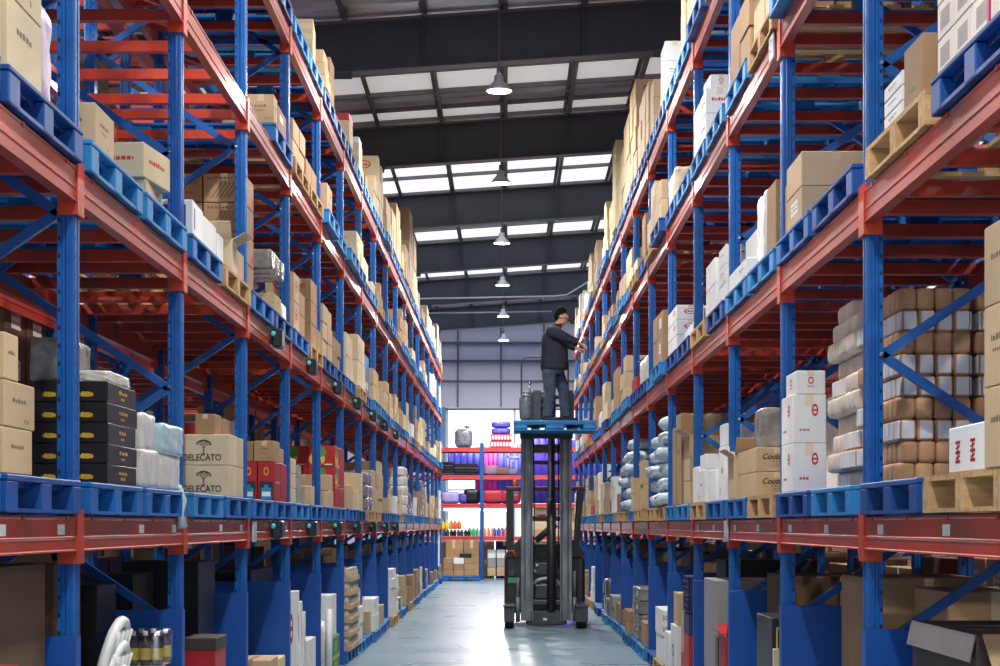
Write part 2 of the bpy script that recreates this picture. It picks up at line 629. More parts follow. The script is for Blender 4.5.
def build_run(name, label, xf, side, y_first, nbays, first_bay, near=True, panels=True, levels=(1, 2, 3, 4), cat='pallet rack', deep=1.04):
    """one run of pallet racking. xf: |x| of the post row facing the centre aisle; side -1 left, 1 right"""
    X = side * xf
    XR = side * (xf + deep)
    out = -side              # direction of the aisle
    root = tag(empty(name, (X, y_first, 0)), label, cat)
    O = Vector((X, y_first, 0))
    H = 5.66
    pm = post_mesh(H, side)
    rot_f = 0. if out > 0 else math.pi
    rot_r = math.pi - rot_f
    # braces
    frames = []
    bm_cache = {}
    for i in range(nbays + 1):
        y = y_first + i * BAY
        k = first_bay + i
        off = 1.0 if (side > 0 or k == 1) else 1.55
        if off not in bm_cache:
            mb = MB()
            a, b = -.04 * side * -1, (deep - .04) * side
            a = .04 * side
            zs = [off - 1.3 * j for j in range(1, -1, -1)]
            z = off - 1.3
            pts = []
            while z < H - .2:
                pts.append((a, z))
                pts.append((b, z + .65))
                z += 1.3
            for (p, q) in zip(pts[:-1], pts[1:]):
                (x0, z0), (x1, z1) = p, q
                if min(z0, z1) < .05:
                    continue
                d = Vector((x1 - x0, 0, z1 - z0))
                n = Vector((-d.z, 0, d.x)).normalized() * .021
                vs = []
                for yy in (-.016, .016):
                    vs += [Vector((x0, yy, z0)) + n, Vector((x1, yy, z1)) + n, Vector((x1, yy, z1)) - n, Vector((x0, yy, z0)) - n]
                mb.add(vs, [(0, 1, 2, 3), (7, 6, 5, 4), (0, 4, 5, 1), (1, 5, 6, 2), (2, 6, 7, 3), (3, 7, 4, 0)])
                for (x, zz) in (p, q):       # bolt heads at the nodes
                    mb.lathe([(0, -.055), (.009, -.055), (.009, -.03), (.009, .02)], (x - .012 * side * (1 if x == a else -1) * 1, 0, zz), 8, 1, True, 1)
            for zz in (.12, H - .12):
                mb.box(min(a, b), max(a, b), -.016, .016, zz - .02, zz + .02)
            bm_cache[off] = mb.mesh('upright_frame', [M_BLUE, M_ZINC])
        fr = link('upright_frame', bm_cache[off], root, (0, y - y_first, 0))
        link('post', pm, fr, (0, 0, 0), rot_f)
        link('post', pm, fr, (XR - X, 0, 0), rot_r)
        frames.append(fr)
        if panels and k >= -1:
            mb = MB()
            rng = random.Random(k * 7 + side)
            n = 8
            x0, x1 = -side * .045, side * (deep + .02)
            bend = rng.uniform(-.03, .05)
            vs = []
            for j in range(n + 1):
                t = j / n
                xx = x0 + (x1 - x0) * t
                yy = -.058 + bend * math.sin(math.pi * t) * t - (bend * .5 if bend > 0 else 0) * t
                vs += [(xx, yy, .0), (xx, yy, 1.07 + rng.uniform(-.012, .012)), (xx, yy + .003, 1.07), (xx, yy + .003, .0)]
            fs = []
            for j in range(n):
                a, b = 4 * j, 4 * j + 4
                fs += [(a, b, b + 1, a + 1), (a + 1, b + 1, b + 2, a + 2), (a + 2, b + 2, b + 3, a + 3)]
            fs += [(0, 1, 2, 3), (4 * n + 3, 4 * n + 2, 4 * n + 1, 4 * n)]
            mb.add(vs, fs)
            mb.box(min(x0, x0 + side * .004), max(x0, x0 + side * .004), -.055, .03, 0, 1.07)
            mb.build('side_panel', M_PANEL, fr)
    # front and rear beams
    lb = BAY - .086
    fm = MB()
    fm.prism(beam_profile(out), 1, .043, .043 + lb)
    fmesh = fm.mesh('shelf_beam', M_BEAM)
    rm = MB()
    rm.prism(beam_profile(-out), 1, .043, .043 + lb)
    for yy in (.043, BAY - .068):
        rm.box(min(0, -out * .055), max(0, -out * .055), yy - (0 if yy < 1 else .0), yy + .025, -.045, BH + .03)
    rmesh = rm.mesh('shelf_beam', M_BEAM)
    cm = MB()
    for s in (-1, 1):
        c = MB()
        # folded connector plate: hugs the post face and side
        yb = 0 if s > 0 else BAY
        x0, x1 = out * .039, out * .055
        c.box(min(x0, x1), max(x0, x1), min(yb - s * .0, yb + s * .062), max(yb - s * .0, yb + s * .05), -.052, BH + .03, 1)
        c.box(min(out * -.03, out * .041), max(out * -.03, out * .041), min(yb + s * .052, yb + s * .06), max(yb + s * .052, yb + s * .06), -.052, BH + .0)
        for zz in (.02, .115):
            c.box(min(x1, x1 + out * .001), max(x1, x1 + out * .001), yb + s * .025 - .006, yb + s * .025 + .006, zz - .006, zz + .006, 0)
        if s > 0:
            c_a = c.mesh('beam_connector', [M_CONN, M_CONF])
        else:
            c_b = c.mesh('beam_connector', [M_CONN, M_CONF])
    hm = MB()
    hx0, hx1 = out * .04, XR - X - out * .04
    hm.box(min(hx0, hx1), max(hx0, hx1), -.03, .03, .085, BH + .004)
    for a, b in ((hx0, 1), (hx1, -1)):
        t = out * b * .013
        hm.box(min(a, a + t), max(a, a + t), -.016, .016, .13, BH + .003)
    hmesh = hm.mesh('support_bar', M_BAR)
    nb = 0
    nbar = 0
    rest = MB()
    restbar = MB()
    for i in range(nbays):
        for l in levels:
            z = BEAM[l]
            y = i * BAY
            f = link('shelf_beam', fmesh, root, (0, y, z))
            nb += 1
            if near:
                link('beam_connector', c_a, f)
                link('beam_connector', c_b, f)
                if l == 1 and i < 4:
                    for fr in ((.35, .82) if side > 0 else (.5, .85)):
                        s = MB()
                        xx = out * .0466
                        s.box(min(xx, xx + out * .0012), max(xx, xx + out * .0012), fr * BAY, fr * BAY + .11, .07, .112)
                        s.build('bar_label', M_STICK, f)
    for i in range(nbays):
        for l in levels:
            z = BEAM[l]
            y = i * BAY
            if nb < 100:
                link('shelf_beam', rmesh, root, (XR - X, y, z))
                nb += 1
            else:
                rest.prism([(XR - X + p, z + q) for p, q in beam_profile(-out)], 1, y + .043, y + .043 + lb)
            for j in range(BARS_PER_BAY):
                yy = y + .22 + j * (BAY - .44) / (BARS_PER_BAY - 1)
                if nbar < 100:
                    link('support_bar', hmesh, root, (0, yy, z))
                    nbar += 1
                else:
                    restbar.box(min(hx0, hx1), max(hx0, hx1), yy - .03, yy + .03, z + .085, z + BH + .004)
                    restbar.box(min(hx0, hx0 + out * .013), max(hx0, hx0 + out * .013), yy - .016, yy + .016, z + .13, z + BH + .003)
    if rest.v:
        tag(rest.build('shelf_beam', M_BEAM, root), kind='stuff')
    if restbar.v:
        tag(restbar.build('support_bar', M_BAR, root), kind='stuff')
    return root


# ------------------------------------------------------------------ goods: records first, objects once their size in the picture is known
REC = []      # cartons and bundles
PALS = []     # pallets


def box(side, lvl, bay, y0, y1, d0, d1, z0, h, style, rot=0., shape='carton', label=None, kind=None, deco=None, rear=False, face=None):
    f = FACE[side] if face is None else face
    xa, xb = side * (f + d0), side * (f + d1)
    REC.append(dict(side=side, lvl=lvl, bay=bay, y0=y0, y1=y1, d0=d0, d1=d1, x0=min(xa, xb), x1=max(xa, xb), z0=z0, z1=z0 + h, style=style, rot=rot,
                    shape=shape, label=label, kind=kind, deco=deco, rear=rear, n=0, i=len(REC)))


def stack(side, lvl, bay, y0, ny, ly, d0, nd, ld, nz, lz, style, z0=None, drop=0, rng=None, shape='carton', deco=None, jit=.02, rear=False, kind=None, gap=.006):
    """block of equal cartons; only the rows an onlooker in the aisle can see are built"""
    rng = rng or random.Random(int(y0 * 1000) + lvl)
    z = DECK[lvl] + .002 if z0 is None else z0
    for k in range(nz):
        for i in range(ny):
            for j in range(nd):
                if i > 0 and j > 0 and k < nz - 1:
                    continue
                if k == nz - 1 and drop and rng.random() < drop:
                    continue
                a = y0 + i * (ly + gap) + rng.uniform(0, jit)
                b = d0 + j * (ld + gap) + rng.uniform(0, jit)
                box(side, lvl, bay, a, a + ly - jit, b, b + ld - jit, z + k * (lz + .002), lz, style, rng.uniform(-.012, .012), shape, deco=deco, rear=rear, kind=kind)
    return z + nz * (lz + .002)


def pallet(side, lvl, bay, y0, kind, d0=-.02, length=1.07, rear=False):
    PALS.append(dict(side=side, lvl=lvl, bay=bay, y0=y0, y1=y0 + length, d0=d0, d1=d0 + 1.1, kind=kind, rear=rear, n=0))


def slot_y(side, bay, slot):
    return py(side, bay) + .07 + slot * 1.17


HERO = set()


def goods():
    # ---------------- left rack, waist level
    s = -1
    D1, D2, D3, D4 = (DECK[i] + .002 for i in (1, 2, 3, 4))
    # bay -1
    HERO.update((s, 1, -1, i) for i in (0, 1))
    pallet(s, 1, -1, 6.22, 'dark')
    for k in range(3):
        box(s, 1, -1, 6.24, (6.6, 6.64, 6.42)[k], .0, .3, D1 + k * .168, .166, 'tan', .01 * (k - 1), deco='mark')
        box(s, 1, -1, 6.24, 6.6, .31, .62, D1 + k * .168, .166, 'tan')
    box(s, 1, -1, 6.24, 6.6, .25, .6, D1 + .506, .1, 'wrapg', shape='bundle')
    box(s, 1, -1, 6.75, 7.2, .34, .8, D1, .62, 'dkraft', deco='mark')
    pallet(s, 1, -1, 5.06, 'light')
    stack(s, 1, -1, 5.1, 2, .5, .02, 2, .45, 2, .3, 'kraft')
    # bay 0: black gift cartons, film-wrapped packs
    HERO.update((s, 1, 0, i) for i in (0, 1))
    pallet(s, 1, 0, 7.46, 'mid')
    for k in range(5):
        for j in range(2):
            box(s, 1, 0, 7.9 + .012 * ((k * 3 + j) % 3), 8.5 + .02 * ((k + j) % 2), .01 + .17 * j, .175 + .17 * j, D1 + k * .0925, .091, 'black', .006 * ((k % 3) - 1), deco='gold')
    box(s, 1, 0, 7.95, 8.35, .34, .46, D1, .3, 'black')
    box(s, 1, 0, 8.0, 8.48, .03, .18, D1 + .465, .055, 'wrap', shape='bundle')
    box(s, 1, 0, 7.95, 8.4, .2, .38, D1 + .465, .2, 'wrapg', shape='bundle')
    pallet(s, 1, 0, 8.62, 'mid')
    box(s, 1, 0, 8.63, 9.02, .0, .14, D1, .19, 'wrap', shape='bundle')
    box(s, 1, 0, 8.65, 9.0, .01, .15, D1 + .19, .18, 'wrap', .03, shape='bundle')
    box(s, 1, 0, 9.08, 9.62, .0, .15, D1, .185, 'wrap', shape='bundle')
    box(s, 1, 0, 9.08, 9.66, -.01, .17, D1 + .185, .16, 'wrapb', shape='bundle')
    box(s, 1, 0, 8.7, 9.5, .2, .6, D1, .36, 'wrap', shape='bundle')
    box(s, 1, 0, 9.2, 9.62, .62, 1.0, D1, .52, 'kraft', deco='marks')
    # bay 1: cartons with the tree emblem
    HERO.update((s, 1, 1, i) for i in (0, 1))
    pallet(s, 1, 1, 9.9, 'light')
    pallet(s, 1, 1, 11.07, 'mid')
    for k in range(2):
        box(s, 1, 1, 11.3, 11.62, .0, .285, D1 + .2 * k, .198, 'sand', label='%s cream carton with tree emblem and dark lettering, front of first shelf' % ('upper', 'lower')[1 - k], deco='tree')
        box(s, 1, 1, 11.64, 11.96, .01, .3, D1 + .2 * k, .198, 'sand')
        box(s, 1, 1, 11.3, 11.6, .29, .6, D1 + .2 * k, .198, 'sand')
    box(s, 1, 1, 11.35, 11.6, .1, .23, D1 + .402, .13, 'kraft')
    box(s, 1, 1, 11.66, 11.95, .1, .22, D1 + .402, .12, 'kraft')
    box(s, 1, 1, 11.62, 12.0, .24, .36, D1 + .402, .09, 'redc')
    stack(s, 1, 1, 9.95, 2, .45, .62, 1, .4, 2, .24, 'kraft')
    # bay 2: wine-red cartons with bottle windows
    HERO.update((s, 1, 2, i) for i in (0, 1))
    pallet(s, 1, 2, 12.26, 'mid')
    pallet(s, 1, 2, 13.44, 'mid')
    for j in range(2):
        box(s, 1, 2, 13.5, 13.86, .0 + .135 * j, .13 + .135 * j, D1, .3, 'redc', deco='bottles')
        box(s, 1, 2, 13.88, 14.24, .0 + .135 * j, .13 + .135 * j, D1, .3, 'redc')
    box(s, 1, 2, 13.5, 13.8, .0, .16, D1 + .302, .16, 'kraft', deco='marks')
    box(s, 1, 2, 13.52, 13.82, .165, .33, D1 + .302, .155, 'kraft')
    box(s, 1, 2, 13.86, 14.2, .02, .3, D1 + .302, .12, 'kraft')
    box(s, 1, 2, 13.6, 14.1, .3, .7, D1, .62, 'white')
    stack(s, 1, 2, 12.4, 2, .4, .15, 2, .4, 1, .2, 'grey')
    # bay 3
    HERO.update((s, 1, 3, i) for i in (0, 1))
    pallet(s, 1, 3, 14.66, 'light')
    pallet(s, 1, 3, 15.84, 'mid')
    for k in range(3):
        box(s, 1, 3, 14.7, 15.02, .02, .18, D1 + k * .125, .123, 'sand')
        box(s, 1, 3, 15.05, 15.4, .02, .2, D1 + k * .11, .108, 'grey')
    box(s, 1, 3, 14.9, 15.3, .25, .5, D1, .5, 'redc')
    box(s, 1, 3, 15.5, 15.86, .0, .2, D1, .16, 'tan', deco='redblob')
    box(s, 1, 3, 15.9, 16.3, .0, .22, D1, .17, 'tan', deco='redblob')
    stack(s, 1, 3, 15.9, 2, .45, .3, 2, .3, 3, .16, 'kraft')
    # bay 4 / 5: red fruit cartons
    HERO.update((s, 1, 4, i) for i in (0, 1))
    pallet(s, 1, 4, 17.05, 'mid')
    pallet(s, 1, 4, 18.22, 'mid')
    for k in range(3):
        for i in range(2):
            box(s, 1, 4, 18.22 + i * .53, 18.74 + i * .53, .0, .28, D1 + k * .212, .21, 'redc', deco='fruit')
        box(s, 1, 4, 18.22, 18.72, .285, .56, D1 + k * .212, .21, 'redc', deco='fruit')
    box(s, 1, 4, 17.1, 17.6, .0, .3, D1, .14, 'tan')
    stack(s, 1, 4, 17.65, 1, .45, .0, 2, .3, 2, .16, 'tan')
    # ---------------- left rack, second level
    HERO.update((s, 2, -1, i) for i in (0, 1))
    pallet(s, 2, -1, 6.25, 'dark')
    pallet(s, 2, -1, 5.07, 'dark')
    for k in range(3):
        box(s, 2, -1, 6.28, 6.74, .0, .42, D2 + k * .262, .26, 'sand', .004, deco='marks')
    box(s, 2, -1, 6.78, 7.1, .05, .5, D2, .42, 'wrapp', shape='bundle')
    box(s, 2, -1, 5.75, 6.2, .0, .4, D2, .5, 'sand')
    HERO.update((s, 2, 0, i) for i in (0, 1))
    pallet(s, 2, 0, 7.47, 'light')
    pallet(s, 2, 0, 8.64, 'light')
    box(s, 2, 0, 7.62, 7.98, .0, .17, D2, .19, 'tan', deco='mark')
    box(s, 2, 0, 8.84, 9.25, .03, .26, D2, .1, 'sand', deco='redmark')
    box(s, 2, 0, 8.82, 9.25, .01, .27, D2 + .102, .175, 'sand', -.12, deco='redtext')
    box(s, 2, 0, 9.3, 9.65, .25, .7, D2, .2, 'white')
    HERO.update((s, 2, 1, i) for i in (0, 1))
    pallet(s, 2, 1, 9.87, 'mid')
    pallet(s, 2, 1, 11.04, 'wood')
    box(s, 2, 1, 9.95, 10.35, .0, .2, D2, .2, 'white', .03, deco='purple')
    box(s, 2, 1, 10.4, 10.9, .02, .24, D2, .2, 'white')
    box(s, 2, 1, 11.1, 11.3, .04, .2, D2, .2, 'white', -.02, deco='purple')
    box(s, 2, 1, 11.36, 11.68, .0, .24, D2, .2, 'sand', .05, deco='flap')
    box(s, 2, 1, 11.7, 12.05, .02, .26, D2, .2, 'tan')
    HERO.update((s, 2, 2, i) for i in (0, 1))
    pallet(s, 2, 2, 12.25, 'mid')
    pallet(s, 2, 2, 13.43, 'dark')
    for k in range(4):
        for j in range(3):
            if j == 2 and k == 3:
                continue
            box(s, 2, 2, 12.3, 12.72, .05 + .3 * j, .34 + .3 * j, D2 + k * .205, .2, 'kraft', deco='drawing' if j == 0 else 'ink')
    box(s, 2, 2, 13.5, 13.9, .0, .24, D2, .14, 'tan', deco='mark')
    for i in range(3):
        for k in range(2):
            box(s, 2, 2, 13.3 + i * .27, 13.55 + i * .27, .0 if k else .26, .26 if k else .5, D2 + .142 + .16 * (k - 1) * 0 + .155 * k - .142 * (1 - k), .15, 'wrapg', shape='bundle')
    box(s, 2, 2, 14.04, 14.4, .02, .26, D2, .14, 'wrap', shape='bundle')
    # bay 3, bay 4
    HERO.update((s, 2, 3, i) for i in (0, 1))
    pallet(s, 2, 3, 14.65, 'mid')
    pallet(s, 2, 3, 15.83, 'wood')
    for k in range(2):
        box(s, 2, 3, 14.72, 15.1, .0, .24, D2 + k * .24, .238, 'tan', deco='ovalline')
        box(s, 2, 3, 15.14, 15.6, .01, .26, D2 + k * .19, .188, 'kraft')
    for k in range(3):
        box(s, 2, 3, 16.0, 16.5, .0, .22, D2 + k * .2, .198, 'kraft', deco='redmark')
    box(s, 2, 3, 16.55, 16.85, .0, .25, D2, .2, 'kraft')
    HERO.update((s, 2, 4, i) for i in (0, 1))
    pallet(s, 2, 4, 17.05, 'dark')
    pallet(s, 2, 4, 18.22, 'dark')
    stack(s, 2, 4, 17.1, 2, .45, .0, 2, .3, 3, .17, 'tan', deco='mark')
    stack(s, 2, 4, 18.25, 2, .45, .02, 2, .3, 2, .16, 'kraft')
    # blue display carton
    HERO.add((s, 2, 6, 0))
    pallet(s, 2, 6, 21.88, 'mid')
    box(s, 2, 6, 21.95, 22.7, .0, .4, D2, .5, 'blue', label='blue carton with bottle pictures on second shelf, rack behind worker', deco='amber')
    # ---------------- left rack, third and fourth level, hero stacks
    HERO.update((s, 3, 0, i) for i in (0, 1))
    pallet(s, 3, 0, 7.47, 'dark')
    pallet(s, 3, 0, 8.64, 'light')
    HERO.update((s, 3, 1, i) for i in (0, 1))
    HERO.update((s, 3, 2, i) for i in (0, 1))
    pallet(s, 3, 2, 13.43, 'mid')
    box(s, 3, 2, 13.45, 13.66, .0, .2, D3, .22, 'tan', deco='mark')
    box(s, 3, 2, 13.7, 14.2, .0, .26, D3, .2, 'kraft', deco='redwhite')
    HERO.update((s, 3, 3, i) for i in (0, 1))
    pallet(s, 3, 3, 14.65, 'wood')
    stack(s, 3, 3, 14.75, 2, .42, .0, 2, .3, 2, .17, 'tan', deco='mark')
    pallet(s, 3, 3, 15.83, 'wood')
    stack(s, 3, 3, 15.9, 2, .44, .02, 2, .3, 1, .25, 'kraft')
    HERO.update((s, 4, 2, i) for i in (0, 1))
    pallet(s, 4, 2, 12.25, 'dark')
    pallet(s, 4, 2, 13.43, 'dark')
    stack(s, 4, 2, 13.5, 2, .44, .0, 2, .3, 1, .3, 'white')
    HERO.update((s, 4, 3, i) for i in (0, 1))
    pallet(s, 4, 3, 14.65, 'light')
    pallet(s, 4, 3, 15.83, 'light')
    for k in range(2):
        box(s, 4, 3, 16.4, 16.88, .04, .27, D4 + k * .235, .233, 'tan', .06, deco='tape' if k else 'mark')
    HERO.update((s, 4, 4, i) for i in (0, 1))
    pallet(s, 4, 4, 17.05, 'dark')
    for k in range(3):
        box(s, 4, 4, 17.1, 17.5, -.03 + .015 * k, .22, D4 + k * .125, .123, 'tan', deco='mark')
        box(s, 4, 4, 17.55, 17.95, -.02, .24, D4 + k * .14, .138, 'kraft')
    pallet(s, 4, 4, 18.22, 'dark')
    box(s, 4, 4, 18.6, 19.1, .1, .4, D4, .16, 'tan')
    HERO.update((s, 4, 5, i) for i in (0, 1))
    pallet(s, 4, 5, 19.45, 'dark')
    box(s, 4, 5, 19.55, 20.0, -.03, .25, D4, .25, 'tan', deco='mark')
    box(s, 4, 5, 19.55, 20.0, -.03, .25, D4 + .252, .08, 'redc')
    pallet(s, 4, 5, 20.62, 'light')
    for k in range(5):
        box(s, 4, 5, 20.95, 21.3, -.02, .25, D4 + k * .075, .073, 'white' if k > 3 else 'sand', deco='mark')
        box(s, 4, 5, 21.33, 21.65, -.0, .25, D4 + k * .075, .073, 'sand')
    HERO.update((s, 4, 6, i) for i in (0, 1))
    pallet(s, 4, 6, 21.87, 'light')
    stack(s, 4, 6, 22.0, 2, .4, .02, 2, .3, 1, .22, 'kraft')
    pallet(s, 4, 6, 23.04, 'light')
    stack(s, 4, 6, 23.4, 1, .6, -.02, 2, .3, 2, .2, 'tan', deco='mark')
    for bay, hh in ((8, 3), (9, 2), (10, 5)):
        HERO.update((s, 4, bay, i) for i in (0, 1))
        y = py(s, bay)
        for i in range(2):
            pallet(s, 4, bay, y + .07 + 1.17 * i, 'mid')
            stack(s, 4, bay, y + .1 + 1.17 * i, 2, .5, -.05, 2, .4, hh if i == (0 if bay == 10 else 1) else hh - 1, .285, 'tan', deco='label')

    # ---------------- right rack, waist level
    s = 1
    HERO.update((s, 1, -1, i) for i in (0, 1))
    pallet(s, 1, -1, 5.55, 'wood')
    for k in range(3):
        box(s, 1, -1, 5.42, 5.76, -.02, .4, D1 + k * .262, .26, 'tan', deco='mark')
    box(s, 1, -1, 5.83, 6.3, .0, .16, D1, .16, 'white', label='white carton with two red print marks on wooden pallet', deco='redpair')
    box(s, 1, -1, 5.84, 6.25, .2, .55, D1, .42, 'wrap', shape='bundle')
    pallet(s, 1, -1, 6.72, 'dark')
    HERO.update((s, 1, 0, i) for i in (0, 1))
    pallet(s, 1, 0, 8.0, 'light')
    for k in range(9):
        brown = k in (0, 1, 2, 3, 6, 8)
        for j in range(2):
            box(s, 1, 0, 8.04, 8.44, .2 + .01 * ((k * 2) % 3) + .36 * j, .54 + .36 * j, D1 + k * .1, .1, 'bale' if brown and (j or k != 2) else 'balew', shape='bale')
        box(s, 1, 0, 8.45, 8.86, .2 - .02 * (k % 2), .54, D1 + k * .1, .1, 'balew' if k in (0, 1, 2, 3, 7) else 'bale', shape='bale')
    for k in range(10):
        w = .025 * ((k * 5) % 3) - .02
        if k < 9:
            box(s, 1, 0, 8.87, 9.26, .2 - w, .56, D1 + k * .1, .1, 'balep' if k not in (1, 2) else 'balew', shape='bale')
        box(s, 1, 0, 9.27, 9.66 + w, .21 - w, .56, D1 + k * .1, .1, 'balep' if k not in (0, 5) else 'balew', shape='bale')
    pallet(s, 1, 0, 9.18, 'dark')
    for k in range(2):
        box(s, 1, 0, 9.74, 10.14, .0, .185, D1 + k * .27, .268, 'white', deco='redmark')
    box(s, 1, 0, 9.74, 10.1, .02, .18, D1 + .54, .13, 'white', deco='redblob')

    # bay 1: flat cartons with script lettering
    HERO.update((s, 1, 1, i) for i in (0, 1))
    pallet(s, 1, 1, 10.38, 'wood')
    pallet(s, 1, 1, 11.56, 'mid')
    for k in range(2):
        box(s, 1, 1, 11.3, 11.72, .02, .29, D1 + k * .158, .156, 'tan', label='%s of two tan cartons with dark script lettering, worker\'s rack' % ('lower', 'upper')[k], deco='script')
        box(s, 1, 1, 11.76, 12.2, .02, .3, D1 + k * .158, .156, 'tan')
        box(s, 1, 1, 11.3, 11.7, .3, .58, D1 + k * .158, .156, 'tan')
    box(s, 1, 1, 11.4, 11.8, .07, .35, D1 + .318, .26, 'wrapg', shape='bundle')
    box(s, 1, 1, 12.25, 12.6, .0, .2, D1, .3, 'tan', deco='flap')
    box(s, 1, 1, 10.5, 11.1, .4, .9, D1, .6, 'white')
    # bay 2: white cartons
    HERO.update((s, 1, 2, i) for i in (0, 1))
    pallet(s, 1, 2, 12.79, 'mid')
    pallet(s, 1, 2, 13.96, 'wood')
    box(s, 1, 2, 12.9, 13.3, .02, .26, D1, .4, 'white', deco='barcode')
    box(s, 1, 2, 12.9, 13.25, .02, .26, D1 + .402, .16, 'white')
    box(s, 1, 2, 13.35, 13.8, .0, .28, D1, .24, 'white')
    box(s, 1, 2, 14.0, 14.5, -.01, .27, D1, .26, 'white', deco='barcode')
    box(s, 1, 2, 14.55, 14.98, .0, .3, D1, .3, 'white')
    box(s, 1, 2, 14.0, 14.4, .0, .24, D1 + .262, .12, 'white')
    # bay 3: tall tan cartons
    HERO.update((s, 1, 3, i) for i in (0, 1))
    pallet(s, 1, 3, 15.18, 'light')
    pallet(s, 1, 3, 16.36, 'light')
    for k in range(3):
        box(s, 1, 3, 15.25, 15.75, .0, .26, D1 + k * .2, .198, 'tan', deco='flap' if k == 2 else None)
    box(s, 1, 3, 15.8, 16.2, -.02, .5, D1, .82, 'kraft', label='tall brown carton rising above the others, first shelf, fifth bay, worker\'s rack', deco='mark')
    box(s, 1, 3, 16.3, 16.6, -.02, .4, D1, .72, 'kraft')
    box(s, 1, 3, 15.25, 15.7, .3, .9, D1, .72, 'kraft')
    # bay 4, 5: lumpy sacks
    for bay, yy in ((4, 17.6), (6, 22.4)):
        HERO.update((s, 1, bay, i) for i in (0, 1))
        pallet(s, 1, bay, py(s, bay) + .07, 'wood')
        pallet(s, 1, bay, py(s, bay) + 1.24, 'wood')
        for k in range(6):
            for i in range(2 if k < 5 else 1):
                a = py(s, bay) + .15 + i * 1.1 + .05 * (k % 2)
                box(s, 1, bay, a, a + .78, -.06 + .03 * ((k + i) % 3), .62, D1 + k * .155, .16, 'sack', .04 * ((k % 3) - 1), shape='sack')
        stack(s, 1, bay, py(s, bay) + .2, 1, .6, .64, 1, .3, 3, .28, 'white')
    # ---------------- right rack, second level
    HERO.update((s, 2, -1, i) for i in (0, 1))
    pallet(s, 2, -1, 5.42, 'dark')
    pallet(s, 2, -1, 6.6, 'wood')
    for k in range(5):
        for i in range(4):
            for j in range(2):
                if i > 0 and j > 0:
                    continue
                box(s, 2, -1, 5.5 + i * .245, 5.73 + i * .245, .0 + j * .25, .24 + j * .25, D2 + k * .132, .13, 'cream', deco='panelprint')
    box(s, 2, -1, 6.72, 7.0, .0, .26, D2, .24, 'kraft', .02, deco='greenmark')
    for k in range(3):
        box(s, 2, -1, 7.05, 7.38, .0, .2, D2 + k * .062, .06, 'white', deco='mark')
    HERO.update((s, 2, 0, i) for i in (0, 1))
    pallet(s, 2, 0, 7.97, 'dark')
    pallet(s, 2, 0, 9.15, 'mid')
    box(s, 2, 0, 9.45, 9.95, .0, .37, D2, .18, 'tan', deco='label')
    box(s, 2, 0, 9.45, 9.95, .0, .37, D2 + .182, .185, 'tan', label='large tan carton on top of another, second shelf of worker\'s rack, above pale bales')
    box(s, 2, 0, 9.98, 10.2, .03, .4, D2 + .0, .32, 'kraft')
    HERO.update((s, 2, 1, i) for i in (0, 1))
    pallet(s, 2, 1, 10.38, 'light')
    pallet(s, 2, 1, 11.55, 'light')
    box(s, 2, 1, 10.5, 10.85, .02, .25, D2, .42, 'kraft')
    box(s, 2, 1, 10.9, 11.3, .02, .3, D2, .44, 'wrap', shape='bundle')
    for i in range(2):
        box(s, 2, 1, 11.65 + i * .46, 12.08 + i * .46, .0, .3, D2, .13, 'white', deco='mark')
    box(s, 2, 1, 11.65, 12.4, .1, .6, D2 + .134, .22, 'white')
    HERO.update((s, 2, 2, i) for i in (0, 1))
    pallet(s, 2, 2, 12.79, 'dark')
    pallet(s, 2, 2, 13.96, 'wood')
    for k in range(3):
        box(s, 2, 2, 12.9, 13.3, .02, .3, D2 + k * .14, .138, 'white', deco='mark')
    for i in range(2):
        for k in range(2):
            box(s, 2, 2, 13.4 + i * .3, 13.68 + i * .3, .0, .2, D2 + k * .2, .198, 'white')
    HERO.update((s, 2, 3, i) for i in (0, 1))
    pallet(s, 2, 3, 15.18, 'dark')
    pallet(s, 2, 3, 16.36, 'dark')
    for k in range(3):
        for j in range(2):
            for i in range(2):
                if not (i and j):
                    box(s, 2, 3, 16.42 + i * .44, 16.84 + i * .44, .0 + j * .27, .26 + j * .27, D2 + k * .138, .136, 'white', deco='redoval')
    stack(s, 2, 3, 15.25, 2, .42, .02, 2, .3, 1, .12, 'white')
    # ---------------- right rack, third level
    HERO.update((s, 3, 1, i) for i in (0, 1))
    pallet(s, 3, 1, 10.38, 'wood')
    pallet(s, 3, 1, 11.55, 'light')
    stack(s, 3, 1, 10.42, 2, .46, .0, 2, .36, 2, .3, 'tan', deco='flap')
    stack(s, 3, 1, 11.6, 2, .46, .0, 2, .36, 2, .22, 'kraft')
    HERO.update((s, 3, 2, i) for i in (0, 1))
    pallet(s, 3, 2, 12.79, 'light')
    pallet(s, 3, 2, 13.96, 'light')
    for k in range(2):
        box(s, 3, 2, 13.98, 14.42, .0, .22, D3 + k * .2, .198, 'white', deco='redtext')
        box(s, 3, 2, 14.46, 14.9, .0, .22, D3 + k * .2, .198, 'white')
    box(s, 3, 2, 14.0, 14.36, .03, .2, D3 + .402, .11, 'white', .04, deco='redblob')
    HERO.update((s, 3, 3, i) for i in (0, 1))
    pallet(s, 3, 3, 15.18, 'light')
    pallet(s, 3, 3, 16.36, 'mid')
    box(s, 3, 3, 16.5, 17.3, .0, .3, D3, .3, 'wrapk', shape='bundle')
    HERO.add((s, 3, 5, 0))
    pallet(s, 3, 5, 19.98, 'mid')
    box(s, 3, 5, 20.1, 20.6, .0, .28, D3, .5, 'kraft', deco='redpanel')
    # fourth level
    HERO.update((s, 4, 3, i) for i in (0, 1))
    pallet(s, 4, 3, 15.18, 'light')
    pallet(s, 4, 3, 16.36, 'light')
    stack(s, 4, 3, 15.22, 2, .45, .0, 2, .3, 2, .4, 'tan')
    HERO.update((s, 4, 4, i) for i in (0, 1))
    pallet(s, 4, 4, 17.58, 'dark')
    pallet(s, 4, 4, 18.75, 'mid')
